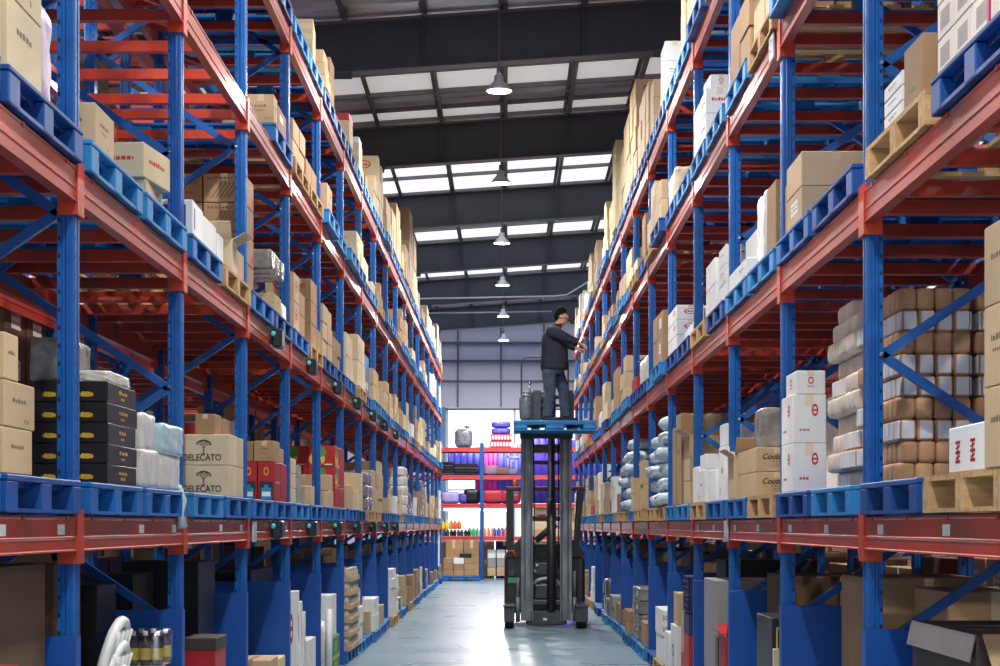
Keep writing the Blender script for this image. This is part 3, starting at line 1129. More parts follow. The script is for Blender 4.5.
    for k in range(3):
        box(s, 4, 4, 17.62, 18.1, -.0, .2, D4 + k * .2, .198, 'white', deco='mark')
    for k in range(3):
        box(s, 4, 4, 19.0, 19.4, -.0, .26, D4 + k * .19, .188, 'tan', deco='redblob' if k == 2 else None)
        box(s, 4, 4, 19.44, 19.8, -.02, .26, D4 + k * .22, .218, 'tan')
    HERO.update((s, 4, 5, i) for i in (0, 1))
    pallet(s, 4, 5, 19.98, 'dark')
    pallet(s, 4, 5, 21.16, 'dark')
    stack(s, 4, 5, 20.05, 2, .5, -.02, 2, .3, 3, .24, 'tan')
    stack(s, 4, 5, 21.2, 2, .48, -.04, 2, .26, 4, .28, 'tan', deco='redblob')
    HERO.update((s, 4, 6, i) for i in (0, 1))
    pallet(s, 4, 6, 22.38, 'dark')
    pallet(s, 4, 6, 23.56, 'mid')
    stack(s, 4, 6, 22.45, 2, .48, -.03, 2, .3, 4, .25, 'tan')
    stack(s, 4, 6, 23.6, 2, .5, -.02, 2, .3, 3, .29, 'tan')
    HERO.update((s, 4, 7, i) for i in (0, 1))
    pallet(s, 4, 7, 24.78, 'dark')
    pallet(s, 4, 7, 25.95, 'mid')
    stack(s, 4, 7, 25.1, 1, .7, -.05, 2, .3, 4, .31, 'yellow')
    stack(s, 4, 7, 26.0, 2, .5, -.02, 2, .3, 2, .29, 'yellow')

    # ---------------- floor level, hand-set goods
    s = -1
    HERO.update((s, 0, b, i) for b in (-1, 0, 1, 2) for i in (0, 1))
    box(s, 0, -1, 6.55, 7.25, .12, .8, .005, 1.38, 'dkraft', label='tall dark brown carton on the floor below the gift cartons')
    box(s, 0, -1, 6.3, 6.5, .02, .3, .005, 1.02, 'redc')
    box(s, 0, 0, 8.55, 9.1, .42, .95, .005, 1.35, 'dkraft', deco='flap', label='tall brown carton with open flap on floor behind white chairs')
    box(s, 0, 0, 9.15, 9.6, .35, .9, .005, 1.22, 'black')
    box(s, 0, 1, 10.75, 11.15, .0, .2, .005, .84, 'redc', label='red carton with dark lid standing on floor before blue panel', deco='darklid')
    box(s, 0, 1, 11.3, 11.95, .2, .7, .005, 1.3, 'black')
    box(s, 0, 1, 10.5, 11.1, .45, .95, .005, 1.24, 'black')
    box(s, 0, 2, 12.4, 13.0, .1, .5, .005, .55, 'kraft', deco='flap')
    box(s, 0, 2, 13.2, 13.7, .0, .3, .005, .52, 'tan')
    box(s, 0, 2, 13.75, 14.3, .02, .35, .005, .48, 'yellow')
    box(s, 0, 2, 12.6, 13.9, .55, 1.0, .005, 1.22, 'dkraft')
    HERO.update((s, 0, 3, i) for i in (0, 1))
    for i in range(3):
        box(s, 0, 3, 14.75 + i * .24, 14.95 + i * .24, -.02, .12, .005, .98 - .1 * i, 'white', .03, deco='redmark')
    box(s, 0, 3, 15.8, 16.4, .0, .25, .005, .5, 'white')
    box(s, 0, 3, 15.0, 16.4, .4, .9, .005, 1.15, 'black')
    HERO.update((s, 0, 4, i) for i in (0, 1))
    for k in range(2):
        box(s, 0, 4, 17.5, 18.2, -.05, .25, .005 + k * .21, .208, 'green', deco='goldedge', label='%s green carton with gold print on floor of sixth bay' % ('lower', 'upper')[k])
    box(s, 0, 4, 18.3, 18.9, .05, .4, .005, .8, 'white')
    # right floor
    s = 1
    HERO.update((s, 0, b, i) for b in (-1, 0, 1, 2, 3) for i in (0, 1))
    box(s, 0, -1, 6.3, 7.3, .1, .95, .005, 1.14, 'dark', label='large dark open carton standing on floor, first bay, worker\'s rack', deco='openrim')
    box(s, 0, -1, 5.85, 6.25, .22, .6, .005, 1.1, 'yellow')
    box(s, 0, 0, 8.3, 9.0, .5, .95, .005, 1.22, 'kraft', deco='ink')
    box(s, 0, 0, 9.1, 9.9, .3, .9, .005, 1.26, 'kraft')
    box(s, 0, 1, 10.5, 11.15, .0, .3, .005, .98, 'black', label='black carton with gold frame line on floor beside blue panel', deco='goldframe')
    box(s, 0, 1, 10.44, 10.49, .0, .1, .005, .8, 'sand')
    box(s, 0, 1, 11.4, 12.4, .25, .95, .005, 1.2, 'dkraft')
    box(s, 0, 2, 14.35, 15.0, .2, .95, .005, 1.25, 'black')
    box(s, 0, 3, 15.3, 17.3, .5, .98, .005, 1.2, 'dkraft')
    box(s, 0, 2, 13.45, 14.3, .02, .95, .005, 1.11, 'grey', label='large grey carton with white side standing on floor, worker\'s rack')
    box(s, 0, 2, 12.8, 13.1, .0, .17, .005, .72, 'redc', .05, deco='flap', label='red carton with open lid on floor, worker\'s rack, fourth bay')
    box(s, 0, 2, 13.14, 13.42, .0, .2, .005, .7, 'black', -.05)
    for k in range(4):
        box(s, 0, 3, 15.3, 15.75, .0, .2, .005 + k * .19, .188, 'redc' if k < 3 else 'navy')
        box(s, 0, 3, 15.8, 16.2, .02, .2, .005 + k * .19, .188, 'redc' if k < 2 else 'tan')
    for k in range(2):
        box(s, 0, 3, 15.3, 15.75, .0, .22, .775 + k * .16, .158, 'navy', shape='crate')
    box(s, 0, 3, 16.3, 16.8, -.02, .2, .005, .6, 'white', deco='bluemark')
    box(s, 0, 3, 16.85, 17.3, -.03, .2, .005, .5, 'white')
    box(s, 0, 3, 16.3, 16.7, .0, .2, .61, .3, 'tan')

    # ---------------- the other slots, by rule
    for side in (-1, 1):
        for bay in range(-1, NB[side]):
            for lvl in (0, 1, 2, 3, 4):
                for sl in (0, 1):
                    if (side, lvl, bay, sl) in HERO:
                        continue
                    y = slot_y(side, bay, sl)
                    rng = random.Random('%d %d %d %d' % (side, lvl, bay, sl))
                    if lvl == 4 and bay < 2:
                        continue
                    pk = rng.choices(['light', 'mid', 'dark', 'wood'], [.36, .26, .2, .18])[0]
                    d = rng.uniform(-.05, .01)
                    pallet(side, lvl, bay, y, pk, d - .02)
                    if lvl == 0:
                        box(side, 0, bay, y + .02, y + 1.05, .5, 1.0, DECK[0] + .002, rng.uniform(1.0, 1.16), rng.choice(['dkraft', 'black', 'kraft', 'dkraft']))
                    r = rng.random()
                    if r < (.25, .04, .1, .3, .08)[lvl]:
                        continue
                    base = rng.choices(['tan', 'sand', 'kraft', 'white', 'yellow', 'wrap', 'wrapg', 'redc'], [.26, .18, .22, .16, .05, .07, .04, .02])[0]
                    if lvl == 0:
                        base = rng.choices(['white', 'tan', 'kraft', 'grey', 'wrapg', 'redc', 'sand'], [.25, .2, .2, .1, .15, .05, .05])[0]
                    ly = rng.choice([.34, .5, .5])
                    ny = 3 if ly < .4 else 2
                    ld = rng.choice([.3, .36, .4])
                    nd = 2
                    hmax = (.75, .9, .8, .7, 1.0)[lvl] * rng.uniform(.35, 1)
                    lz = rng.uniform(.14, .3)
                    nz = max(1, int(hmax / lz))
                    dec = rng.choice([None, None, 'mark', 'label', 'redmark', 'tape', 'redoval' if base == 'white' else 'redblob', 'ovalline'])
                    sh = 'bundle' if base.startswith('wrap') else 'carton'
                    zt = stack(side, lvl, bay, y + .02, ny, ly, d, nd, ld, nz, lz, base, drop=.35, rng=rng, shape=sh, deco=dec)
    # sparse goods on the rows standing back to back with the two racks
    for side in (-1, 1):
        for bay in range(-1, 11):
            for lvl in (0, 1, 2, 3):
                for sl in (0, 1):
                    rng = random.Random('r%d %d %d %d' % (side, lvl, bay, sl))
                    if rng.random() < (-1, .2, .4, .4)[lvl]:
                        continue
                    y = slot_y(side, bay, sl)
                    f = 1.34
                    pk = rng.choice(['light', 'mid', 'dark', 'wood'])
                    PALS.append(dict(side=side, lvl=lvl, bay=bay, y0=y, y1=y + 1.07, d0=f, d1=f + 1.1, kind=pk, rear=True, n=0))
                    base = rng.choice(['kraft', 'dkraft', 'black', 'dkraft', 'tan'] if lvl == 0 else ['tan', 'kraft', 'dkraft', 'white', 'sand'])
                    lz = rng.uniform(.2, .34) if lvl else rng.uniform(.26, .302)
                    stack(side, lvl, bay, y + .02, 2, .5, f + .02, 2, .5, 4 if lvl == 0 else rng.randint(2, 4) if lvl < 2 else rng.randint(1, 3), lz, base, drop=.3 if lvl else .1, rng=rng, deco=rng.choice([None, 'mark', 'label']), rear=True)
    # white cartons seen through the right rack near the floor
    for i in range(4):
        for k in range(2):
            box(1, 0, 0, 8.78 + i * .36, 9.12 + i * .36, 1.44, 1.8, 1.19 + k * .15, .148, 'white', deco='redoval', rear=True)


M_WRAPP = mat('wrap_mauve', (176, 150, 178), .4, var=.15, scale=6, bump=.4)
M_WRAPK = mat('wrap_kraft_paper', (190, 172, 146), .45, rgb2=(158, 140, 116), scale=8, bump=.7)
M_CREAM = mat('cardboard_cream', (226, 216, 204), .6, var=.08, scale=3, rnd=.05)
M_DARK = mat('cardboard_charcoal', (62, 50, 48), .6, var=.2, scale=3)
M_BLUEC = mat('carton_blue', (56, 128, 186), .45, var=.12, scale=4)
M_BALEW = mat('bale_white', (222, 220, 222), .4, var=.08, scale=8, bump=.4)
M_INKM = mat('print_grey_mauve', (168, 148, 150), .6, var=.1)
M_INKGR = mat('print_green', (80, 150, 70), .6, var=.1)
M_STRAP = mat('strap_magenta', (190, 36, 96), .4, var=.1)
# style: material, look, object name, category
STYLE = {
    'tan': (M_TAN, 'tan carton', 'cardboard_carton', 'carton'),
    'sand': (M_TAN2, 'sand carton', 'cardboard_carton', 'carton'),
    'kraft': (M_KRAFT, 'brown carton', 'cardboard_carton', 'carton'),
    'dkraft': (M_DKRAFT, 'dark brown carton', 'cardboard_carton', 'carton'),
    'yellow': (M_YEL, 'pale yellow carton', 'cardboard_carton', 'carton'),
    'cream': (M_CREAM, 'cream printed carton', 'cardboard_carton', 'carton'),
    'dark': (M_DARK, 'charcoal carton', 'cardboard_carton', 'carton'),
    'white': (M_WHITE, 'white carton', 'white_carton', 'white carton'),
    'grey': (M_GREY, 'grey carton', 'white_carton', 'white carton'),
    'redc': (M_REDC, 'red carton', 'coloured_carton', 'coloured carton'),
    'black': (M_BLACKC, 'black carton', 'coloured_carton', 'coloured carton'),
    'green': (M_GREEN, 'green carton', 'coloured_carton', 'coloured carton'),
    'navy': (M_NAVY, 'navy crate', 'coloured_carton', 'coloured carton'),
    'blue': (M_BLUEC, 'blue carton', 'coloured_carton', 'coloured carton'),
    'wrap': (M_WRAP, 'white wrapped bundle', 'wrapped_bundle', 'bundle'),
    'wrapb': (M_WRAPB, 'pale blue bundle', 'wrapped_bundle', 'bundle'),
    'wrapg': (M_WRAPG, 'grey wrapped bundle', 'wrapped_bundle', 'bundle'),
    'wrapp': (M_WRAPP, 'mauve wrapped bundle', 'wrapped_bundle', 'bundle'),
    'wrapk': (M_WRAPK, 'paper wrapped bundle', 'wrapped_bundle', 'bundle'),
    'bale': (M_BALE, 'brown bale', 'paper_bale', 'bale'),
    'balep': (M_BALEP, 'pale bale', 'paper_bale', 'bale'),
    'balew': (M_BALEW, 'white bale', 'paper_bale', 'bale'),
    'sack': (M_SACK, 'pale blue sack', 'plastic_sack', 'sack'),
}
PSTY = {'light': (M_PL, 'light blue plastic pallet'), 'mid': (M_PM, 'blue plastic pallet'), 'dark': (M_PD, 'dark blue plastic pallet'), 'wood': (M_WOOD, 'wooden pallet')}


class Face:
    """draws flat print on a side of a carton: 'cam' is the side towards the near end of the aisle, 'aisle' the side on the aisle"""

    def __init__(self, lx, ly, lz, out, which):
        self.lx, self.ly, self.lz, self.out, self.w = lx, ly, lz, out, which
        self.mb = {}

    def p(self, u, v, e=.0009):
        if self.w == 'cam':
            return (-self.lx / 2 + u * self.lx, -self.ly / 2 - e, v * self.lz)
        return (self.out * (self.lx / 2 + e), (u - .5) * self.ly * self.out, v * self.lz)

    def poly(self, pts, m, e=.0009):
        vs = [self.p(u, v, e) for u, v in pts]
        self.mb.setdefault(m, MB()).add(vs, [list(range(len(vs)))])

    def rect(self, u0, u1, v0, v1, m, e=.0009):
        self.poly([(u0, v0), (u1, v0), (u1, v1), (u0, v1)], m, e)

    def ell(self, cu, cv, ru, rv, m, n=14, e=.0009):
        self.poly([(cu + ru * math.cos(6.2832 * i / n), cv + rv * math.sin(6.2832 * i / n)) for i in range(n)], m, e)

    def ring(self, cu, cv, ru, rv, m, t=.75, n=16):
        for i in range(n):
            a, b = 6.2832 * i / n, 6.2832 * (i + 1) / n
            self.poly([(cu + ru * math.cos(a), cv + rv * math.sin(a)), (cu + ru * math.cos(b), cv + rv * math.sin(b)),
                       (cu + t * ru * math.cos(b), cv + t * rv * math.sin(b)), (cu + t * ru * math.cos(a), cv + t * rv * math.sin(a))], m)

    def line(self, u0, v0, u1, v1, t, m):
        W = self.lx if self.w == 'cam' else self.ly
        d = Vector(((u1 - u0) * W, (v1 - v0) * self.lz))
        n = Vector((-d.y, d.x)).normalized() * t
        a, b = n.x / W, n.y / self.lz
        self.poly([(u0 + a, v0 + b), (u0 - a, v0 - b), (u1 - a, v1 - b), (u1 + a, v1 + b)], m)

    def words(self, u0, u1, v, h, m, rng, n=6):
        u = u0
        while u < u1 - .02:
            w = rng.uniform(.03, .09)
            self.rect(u, min(u1, u + w), v, v + h * rng.uniform(.6, 1), m)
            u += w + .025


def decorate(o, r, lx, ly, lz):
    out = -r['side']
    d = r['deco']
    rng = random.Random(r['i'])
    parts = []
    fa, fc = Face(lx, ly, lz, out, 'aisle'), Face(lx, ly, lz, out, 'cam')
    both = (fa, fc)
    card = r['style'] in ('tan', 'sand', 'kraft', 'dkraft', 'yellow', 'cream', 'white', 'grey') and r['shape'] == 'carton'
    if card and d != 'tape':
        t = MB()
        w = min(.024, lx * .12)
        e = .0008
        t.box(-w, w, -ly / 2 - e, ly / 2 + e, lz + .0002, lz + e)
        t.box(-w, w, -ly / 2 - e, -ly / 2 - .0001, lz * .76, lz + e)
        t.build('tape_strip', M_TAPE if r['style'] != 'white' else M_CTAPE, o)
    if d == 'tape':
        e = .0008
        for z in (.3, .72):
            t = MB()
            xx = out * lx / 2
            t.box(min(xx, xx + out * e), max(xx, xx + out * e), -ly * .5, -ly * .32, lz * z - .03, lz * z + .03)
            t.build('tape_strip', M_TAPE, o)
            t = MB()
            t.box(-lx / 2, lx / 2, -ly / 2 - e, -ly / 2, lz * z - .025, lz * z + .025)
            t.build('tape_strip', M_TAPE, o)
    if d in ('mark', 'marks'):
        for f in both:
            if d == 'marks' or f is fa or rng.random() < .5:
                f.words(.25, .7, .56, .09, M_INK, rng)
                if r['i'] % 2:
                    f.words(.3, .6, .42, .05, M_INK, rng)
                for i in range(r['i'] % 4):
                    f.ring(.66 + i * .1, .17, .03, .06, M_INK, .5, 4)
    elif d == 'mark ':
        pass
    elif d == 'ink':
        fc.words(.08, .9, .62, .16, M_INK, rng)
        fc.words(.15, .8, .3, .1, M_INKR, rng)
        fa.rect(.1, .45, .2, .7, M_INKGR)
        fa.words(.5, .95, .5, .12, M_INKR, rng)
    elif d == 'drawing':
        for i in range(5):
            fc.line(.2 + .1 * i, .15, .42 + .1 * i, .62, .006, M_INK)
            fc.ell(.43 + .1 * i, .66, .03, .07, M_INK)
        fc.words(.1, .7, .8, .1, M_INK, rng)
        fa.rect(.06, .2, .5, .85, M_INKB)
        fa.rect(.7, .95, .12, .4, M_INKR)
    elif d == 'label':
        fa.rect(.3, .75, .35, .75, M_STICK)
        fa.words(.34, .7, .6, .06, M_INK, rng)
        fa.words(.34, .7, .47, .05, M_INK, rng)
    elif d == 'gold':
        fc.ell(.42, .36, .2, .13, M_INKG, e=.0012)
        fc.rect(.25, .6, .26, .3, M_INKG)
        fc.rect(.3, .34, .26, .5, M_INKY, e=.0015)
        fa.words(.38, .66, .52, .2, M_INKG, rng)
        fa.words(.44, .6, .24, .16, M_INKG, rng)
    elif d == 'tree':
        def br(u, v, a, ln, t, k):
            u1, v1 = u + math.sin(a) * ln, v + math.cos(a) * ln * 1.35
            fc.line(u, v, u1, v1, t, M_INK)
            if k:
                for da in (-.55, .05, .6):
                    br(u1, v1, a + da, ln * .72, t * .62, k - 1)
            else:
                fc.ell(u1, v1, .016, .024, M_INK, 6)
        br(.42, .36, 0, .13, .0046, 3)
        fc.rect(.33, .51, .365, .38, M_INK)
        me = text_mesh('DELECATO', .058, mat('print_dark', (64, 50, 42), .7))
        t = link('printed_lettering', me, o)
        t.rotation_euler = (math.pi / 2, 0, 0)
        t.location = (-lx / 2 + .38 * lx, -ly / 2 - .001, lz * .24)
        t.scale = (.86, 1, 1)
    elif d == 'script':
        me = text_mesh('Couturier', .05, mat('print_dark', (64, 50, 42), .7), .35)
        t = link('printed_lettering', me, o)
        t.rotation_euler = (math.pi / 2, 0, 0)
        t.location = (-lx / 2 + .5 * lx, -ly / 2 - .001, lz * .62)
        fc.words(.36, .68, .4, .05, M_INK, rng)
        fc.words(.4, .64, .3, .04, M_INK, rng)
        fc.words(.37, .67, .22, .04, M_INK, rng)
    elif d == 'redpair':
        for u in (.2, .62):
            fa.rect(u, u + .14, .2, .27, M_INKR)
            fa.rect(u, u + .14, .4, .47, M_INKR)
            fa.rect(u, u + .14, .62, .69, M_INKR)
            fa.rect(u + .055, u + .085, .2, .69, M_INKR)
            fa.line(u + .01, .3, u + .13, .36, .004, M_INKR)
            fa.line(u + .01, .52, u + .13, .58, .004, M_INKR)
    elif d in ('redoval', 'ovalline'):
        for f in both:
            f.ring(.5, .58, .24, .2, M_INKR, .78)
            f.words(.34, .66, .52, .12, M_INKR, rng)
    elif d in ('redtext', 'redmark', 'redblob'):
        for f in both:
            if d == 'redtext':
                f.words(.2, .8, .5, .14, M_INKR, rng)
            elif d == 'redblob':
                f.ring(.5, .58, .1, .16, M_INKR, .6)
                f.words(.38, .62, .3, .07, M_INKR, rng)
            else:
                f.ring(.66, .68, .1, .13, M_INKR, .6)
                f.rect(.6, .72, .66, .7, M_INKR)
                f.words(.2, .5, .25, .06, M_INKR, rng)
    elif d in ('redwhite', 'redpanel'):
        fc.rect(.1, .6, .55, .9, M_INKR)
        fc.rect(.15, .5, .2, .42, M_STICK)
        fa.rect(.1, .75, .45, .9, M_INKR)
        fa.rect(.2, .6, .5, .75, M_STICK, .0014)
        fa.words(.24, .56, .6, .06, M_INK, rng)
    elif d == 'bottles':
        fc.ring(.5, .76, .16, .11, M_INKG, .6)
        fc.rect(.1, .9, .02, .5, M_BLACK)
        fc.rect(.2, .8, .04, .34, M_BLUEC, .0014)
        fc.rect(.38, .62, .34, .42, M_BLUEC, .0014)
        fc.rect(.25, .75, .12, .24, M_STICK, .002)
        for i in range(5):
            fa.rect(.1 + i * .18, .115 + i * .18, .02, .98, M_INK)
        fa.words(.1, .9, .46, .05, M_STICK, rng)
    elif d == 'fruit':
        for f in both:
            f.ell(.34, .36, .3, .34, M_INKY)
            f.ell(.46, .7, .22, .25, M_INKGR, e=.0012)
            f.ell(.25, .45, .07, .11, M_INKR, e=.0016)
            f.ell(.38, .25, .06, .09, M_STICK, e=.0016)
            f.rect(.62, .9, .06, .12, M_STICK)
            f.line(.5, .1, .3, .9, .008, M_INKGR)
    elif d == 'amber':
        for f in both:
            for u in (.3, .68):
                f.rect(u - .1, u + .1, .08, .5, M_BAR)
                f.rect(u - .04, u + .04, .5, .75, M_BAR)
                f.rect(u - .09, u + .09, .16, .34, M_STICK, .0014)
    elif d == 'purple':
        fc.rect(.08, .8, .12, .86, M_INKB)
        fc.words(.2, .66, .58, .08, M_STICK, rng)
        for q in (fc,):
            q.words(.2, .6, .42, .05, M_STICK, rng)
        fa.rect(.1, .2, .2, .8, M_INKB)
    elif d == 'panelprint':
        for f in both:
            f.rect(.2, .78, .2, .75, M_INKM)
            f.rect(.3, .5, .3, .6, M_INKGR if r['i'] % 7 == 0 else M_GREY, .0013)
    elif d == 'goldframe':
        for f in (fc,):
            for a, b, c, e in ((.08, .92, .05, .065), (.08, .92, .93, .945), (.08, .11, .05, .94), (.89, .92, .05, .94)):
                f.rect(a, b, c, e, M_INKY)
            f.words(.3, .75, .84, .035, M_INKY, rng)
    elif d == 'goldedge':
        for f in both:
            f.rect(0, 1, .9, 1, M_INKG)
            f.rect(0, 1, 0, .08, M_INKG)
            f.ring(.45, .5, .13, .24, M_INKY, .6)
    elif d == 'barcode':
        fa.words(.4, .6, .5, .12, M_INK, rng)
        for i in range(9):
            fa.rect(.12 + i * .02, .128 + i * .02, .1, .24, M_INK)
    elif d == 'bluemark':
        fa.ring(.5, .6, .2, .1, M_INKB, .6)
        fa.rect(.47, .53, .3, .5, M_INKB)
    elif d == 'greenmark':
        fa.words(.25, .6, .22, .07, M_INKGR, rng)
    elif d == 'darklid':
        t = MB()
        t.bevbox(-lx / 2 - .006, lx / 2 + .006, -ly / 2 - .006, ly / 2 + .006, lz - .07, lz + .006, .004)
        tag(t.build('lid', M_DARK, o), 'dark brown lid')
    elif d == 'openrim':
        for sx in (-1, 1):
            t = MB()
            t.box(0, .1, -ly / 2 + .01, ly / 2 - .01, 0, .006, 0, Matrix.Translation((sx * lx / 2, 0, lz)) @ Matrix.Rotation(0 if sx > 0 else math.pi, 4, 'Z') @ Matrix.Rotation(1.35, 4, 'Y'))
            tag(t.build('flap', mat('flap_grey', (120, 112, 116), .7, var=.1), o), 'grey folded-down flap')
        t = MB()
        t.box(-lx / 2 + .02, lx / 2 - .02, 0, .2, 0, .006, 0, Matrix.Translation((0, -ly / 2, lz)) @ Matrix.Rotation(math.pi, 4, 'Z') @ Matrix.Rotation(-.7, 4, 'X'))
        tag(t.build('flap', M_TAN, o), 'tan flap')
    if d == 'flap' and r['shape'] == 'carton':
        th = .004
        for a, (hx, hy, w, l) in ((.35, (0, -ly / 2, lx, ly * .42)), (-.5, (0, ly / 2, lx, ly * .42))):
            s = -1 if hy < 0 else 1
            ang = .9 if s < 0 else .6
            t = MB()
            t.box(-w / 2 + .004, w / 2 - .004, 0, l, 0, th, 0, Matrix.Translation((0, hy, lz)) @ Matrix.Rotation(0 if s > 0 else math.pi, 4, 'Z') @ Matrix.Rotation(ang, 4, 'X'))
            t.build('flap', STYLE[r['style']][0], o)
        t = MB()
        xs = out
        t.box(0, lx * .4, -ly / 2 + .004, ly / 2 - .004, 0, th, 0, Matrix.Translation((xs * lx / 2, 0, lz)) @ Matrix.Rotation(0 if xs > 0 else math.pi, 4, 'Z') @ Matrix.Rotation(-.55, 4, 'Y'))
        t.build('flap', STYLE[r['style']][0], o)
    inks = {}
    for f in both:
        for m, b in f.mb.items():
            inks.setdefault(m.name, []).append(b)
    if inks:
        allb = MB()
        mats = []
        for mi, (mn, bs) in enumerate(inks.items()):
            mats.append(MATS[mn])
            for b in bs:
                allb.add(b.v, b.f, mi)
        allb.build('print', mats, o)


MCACHE = {}


def goods_mesh(r, lx, ly, lz, near):
    sty = STYLE[r['style']]
    key = (r['style'], r['shape'], round(lx, 3), round(ly, 3), round(lz, 3), near, r['i'] % 3 if r['shape'] != 'carton' else 0)
    if key in MCACHE:
        return MCACHE[key]
    mb = MB()
    if r['shape'] == 'carton':
        mb.bevbox(-lx / 2, lx / 2, -ly / 2, ly / 2, 0, lz, .004)
        if near:          # the lapped flap edge along the top
            mb.box(-lx / 2 + .004, lx / 2 - .004, -.0015, .0015, lz, lz + .0004)
    elif r['shape'] == 'crate':
        t = .012
        for z0, z1 in ((0, lz),):
            mb.box(-lx / 2, lx / 2, -ly / 2, ly / 2, 0, .01)
            for a, b, c, d in ((-lx / 2, lx / 2, -ly / 2, -ly / 2 + t), (-lx / 2, lx / 2, ly / 2 - t, ly / 2), (-lx / 2, -lx / 2 + t, -ly / 2, ly / 2), (lx / 2 - t, lx / 2, -ly / 2, ly / 2)):
                mb.box(a, b, c, d, 0, lz)
        k = 9
        for i in range(k):
            y = -ly / 2 + (i + .5) * ly / k
            mb.box(-lx / 2 - .005, -lx / 2, y - .006, y + .006, .01, lz - .005)
            mb.box(lx / 2, lx / 2 + .005, y - .006, y + .006, .01, lz - .005)
            x = -lx / 2 + (i + .5) * lx / k
            mb.box(x - .004, x + .004, -ly / 2 - .005, -ly / 2, .01, lz - .005)
        for z in (.0, lz * .33, lz * .66, lz - .014):
            mb.box(-lx / 2 - .007, lx / 2 + .007, -ly / 2 - .007, ly / 2 + .007, z, z + .012)
    else:
        s = {'bundle': (13, .022), 'bale': (7, .018), 'sack': (3.2, .05)}[r['shape']]
        n = 10 if near else 6
        if r['shape'] == 'bale':
            kx, ky = (4, 4) if r['style'] != 'balep' else (3, 5)
            wx, wy = lx / kx, ly / ky
            for i in range(kx):
                for j in range(ky):
                    if 0 < i < kx - 1 and 0 < j < ky - 1:
                        continue
                    mb.roundbox(wx / 2 * 1.01, wy / 2 * 1.01, lz / 2 * 1.03, 6, 4, .025, r['i'] + i * 7 + j, (-lx / 2 + wx * (i + .5), -ly / 2 + wy * (j + .5), lz / 2))
                    if r['style'] == 'balew' and (j == 0):
                        cx = -lx / 2 + wx * (i + .5)
                        mb.bevbox(cx - wx * .36, cx + wx * .36, -ly / 2 - .004, -ly / 2 + .01, lz * .1, lz * .92, .003, 1)
                    if r['style'] == 'balew' and i in (0, kx - 1):
                        cy = -ly / 2 + wy * (j + .5)
                        sx = -1 if i == 0 else 1
                        mb.bevbox(min(sx * (lx / 2 + .004), sx * (lx / 2 - .01)), max(sx * (lx / 2 + .004), sx * (lx / 2 - .01)), cy - wy * .4, cy + wy * .4, lz * .1, lz * .92, .003, 1)
        else:
            mb.roundbox(lx / 2, ly / 2, lz / 2 * 1.02, s[0], n, s[1], r['i'], (0, 0, lz / 2))
    me = mb.mesh(sty[2], [M_BALE, M_BALEW] if r['style'] == 'balew' else sty[0])
    MCACHE[key] = me
    return me


def visible_pixels(recs):
    """how many pixels of the frame each record would cover, by casting rays from the camera past the racking"""
    vs, fs, own = [], [], []

    def add(x0, x1, y0, y1, z0, z1, k):
        o = len(vs)
        vs.extend([(x, y, z) for z in (z0, z1) for y in (y0, y1) for x in (x0, x1)])
        for f in ((0, 2, 3, 1), (4, 5, 7, 6), (0, 1, 5, 4), (2, 6, 7, 3), (0, 4, 6, 2), (1, 3, 7, 5)):
            fs.append([i + o for i in f])
            own.append(k)
    for i, r in enumerate(recs):
        add(r['x0'], r['x1'], r['y0'], r['y1'], r['z0'], r['z1'], i)
    for side in (-1, 1):
        for k in range(-1, NB[side] + 1):
            y = py(side, k)
            for xx in (POSTX[side], POSTX[side] + 1.04):
                add(side * xx - .04, side * xx + .04, y - .05, y + .05, 0, 5.6, -1)
            xs = sorted((side * (POSTX[side] - .04), side * (POSTX[side] + 1.06)))
            add(xs[0], xs[1], y - .06, y - .055, 0, 1.07, -1)
        y0, y1 = py(side, -2), py(side, NB[side])
        for l in (1, 2, 3, 4):
            for xx in (POSTX[side], POSTX[side] + 1.04):
                add(side * xx - .05, side * xx + .05, y0, y1, BEAM[l], BEAM[l] + BH, -1)
            yy = y0 + .2
            while yy < y1:
                add(*sorted((side * POSTX[side], side * (POSTX[side] + 1.04))), yy, yy + .06, BEAM[l] + .09, BEAM[l] + BH, -1)
                yy += .48
    add(.0, 1.2, 25.3, 28, 0, 3.0, -1)
    tree = BVHTree.FromPolygons(vs, fs)
    cnt = {}
    o = Vector((0, 0, EYE))
    for py_ in range(0, 666, 2):
        for px in range(0, 1000, 2):
            d = Vector(((px - 507) / F, 1, (525 - py_) / F)).normalized()
            h = tree.ray_cast(o, d)
            if h[2] is not None:
                k = own[h[2]]
                if k >= 0:
                    cnt[k] = cnt.get(k, 0) + 4
    return cnt


def rack_words(r):
    return {(-1, False): 'rack behind worker', (1, False): "worker's rack", (-1, True): 'row beyond rack behind worker', (1, True): "row beyond worker's rack"}[(r['side'], r['rear'])]


def shelf_words(l):
    return 'floor level' if l == 0 else ORD[l] + ' shelf'


def position_words(recs):
    groups = {}
    for r in recs:
        groups.setdefault((r['side'], r['lvl'], r['bay'], r['rear']), []).append(r)
    for g in groups.values():
        cols = []
        for r in sorted(g, key=lambda r: (r['y0'] + r['y1'], r['d0'])):
            yc, dc = (r['y0'] + r['y1']) / 2, (r['d0'] + r['d1']) / 2
            for c in cols:
                if abs(c['y'] - yc) < .13 and abs(c['d'] - dc) < .13:
                    c['m'].append(r)
                    break
            else:
                cols.append(dict(y=yc, d=dc, m=[r]))
        for c in cols:
            d0 = min(r['d0'] for r in c['m']) - (1.34 if c['m'][0]['rear'] else 0)
            c['front'] = d0 < .24
        for fr in (True, False):
            cs = sorted([c for c in cols if c['front'] == fr], key=lambda c: (c['y'], c['d']))
            for i, c in enumerate(cs):
                c['m'].sort(key=lambda r: r['z0'])
                for k, r in enumerate(c['m']):
                    r['pos'] = '%s up in %s %s column' % (ORD[k + 1], ORD[i + 1], 'front' if fr else 'inner')


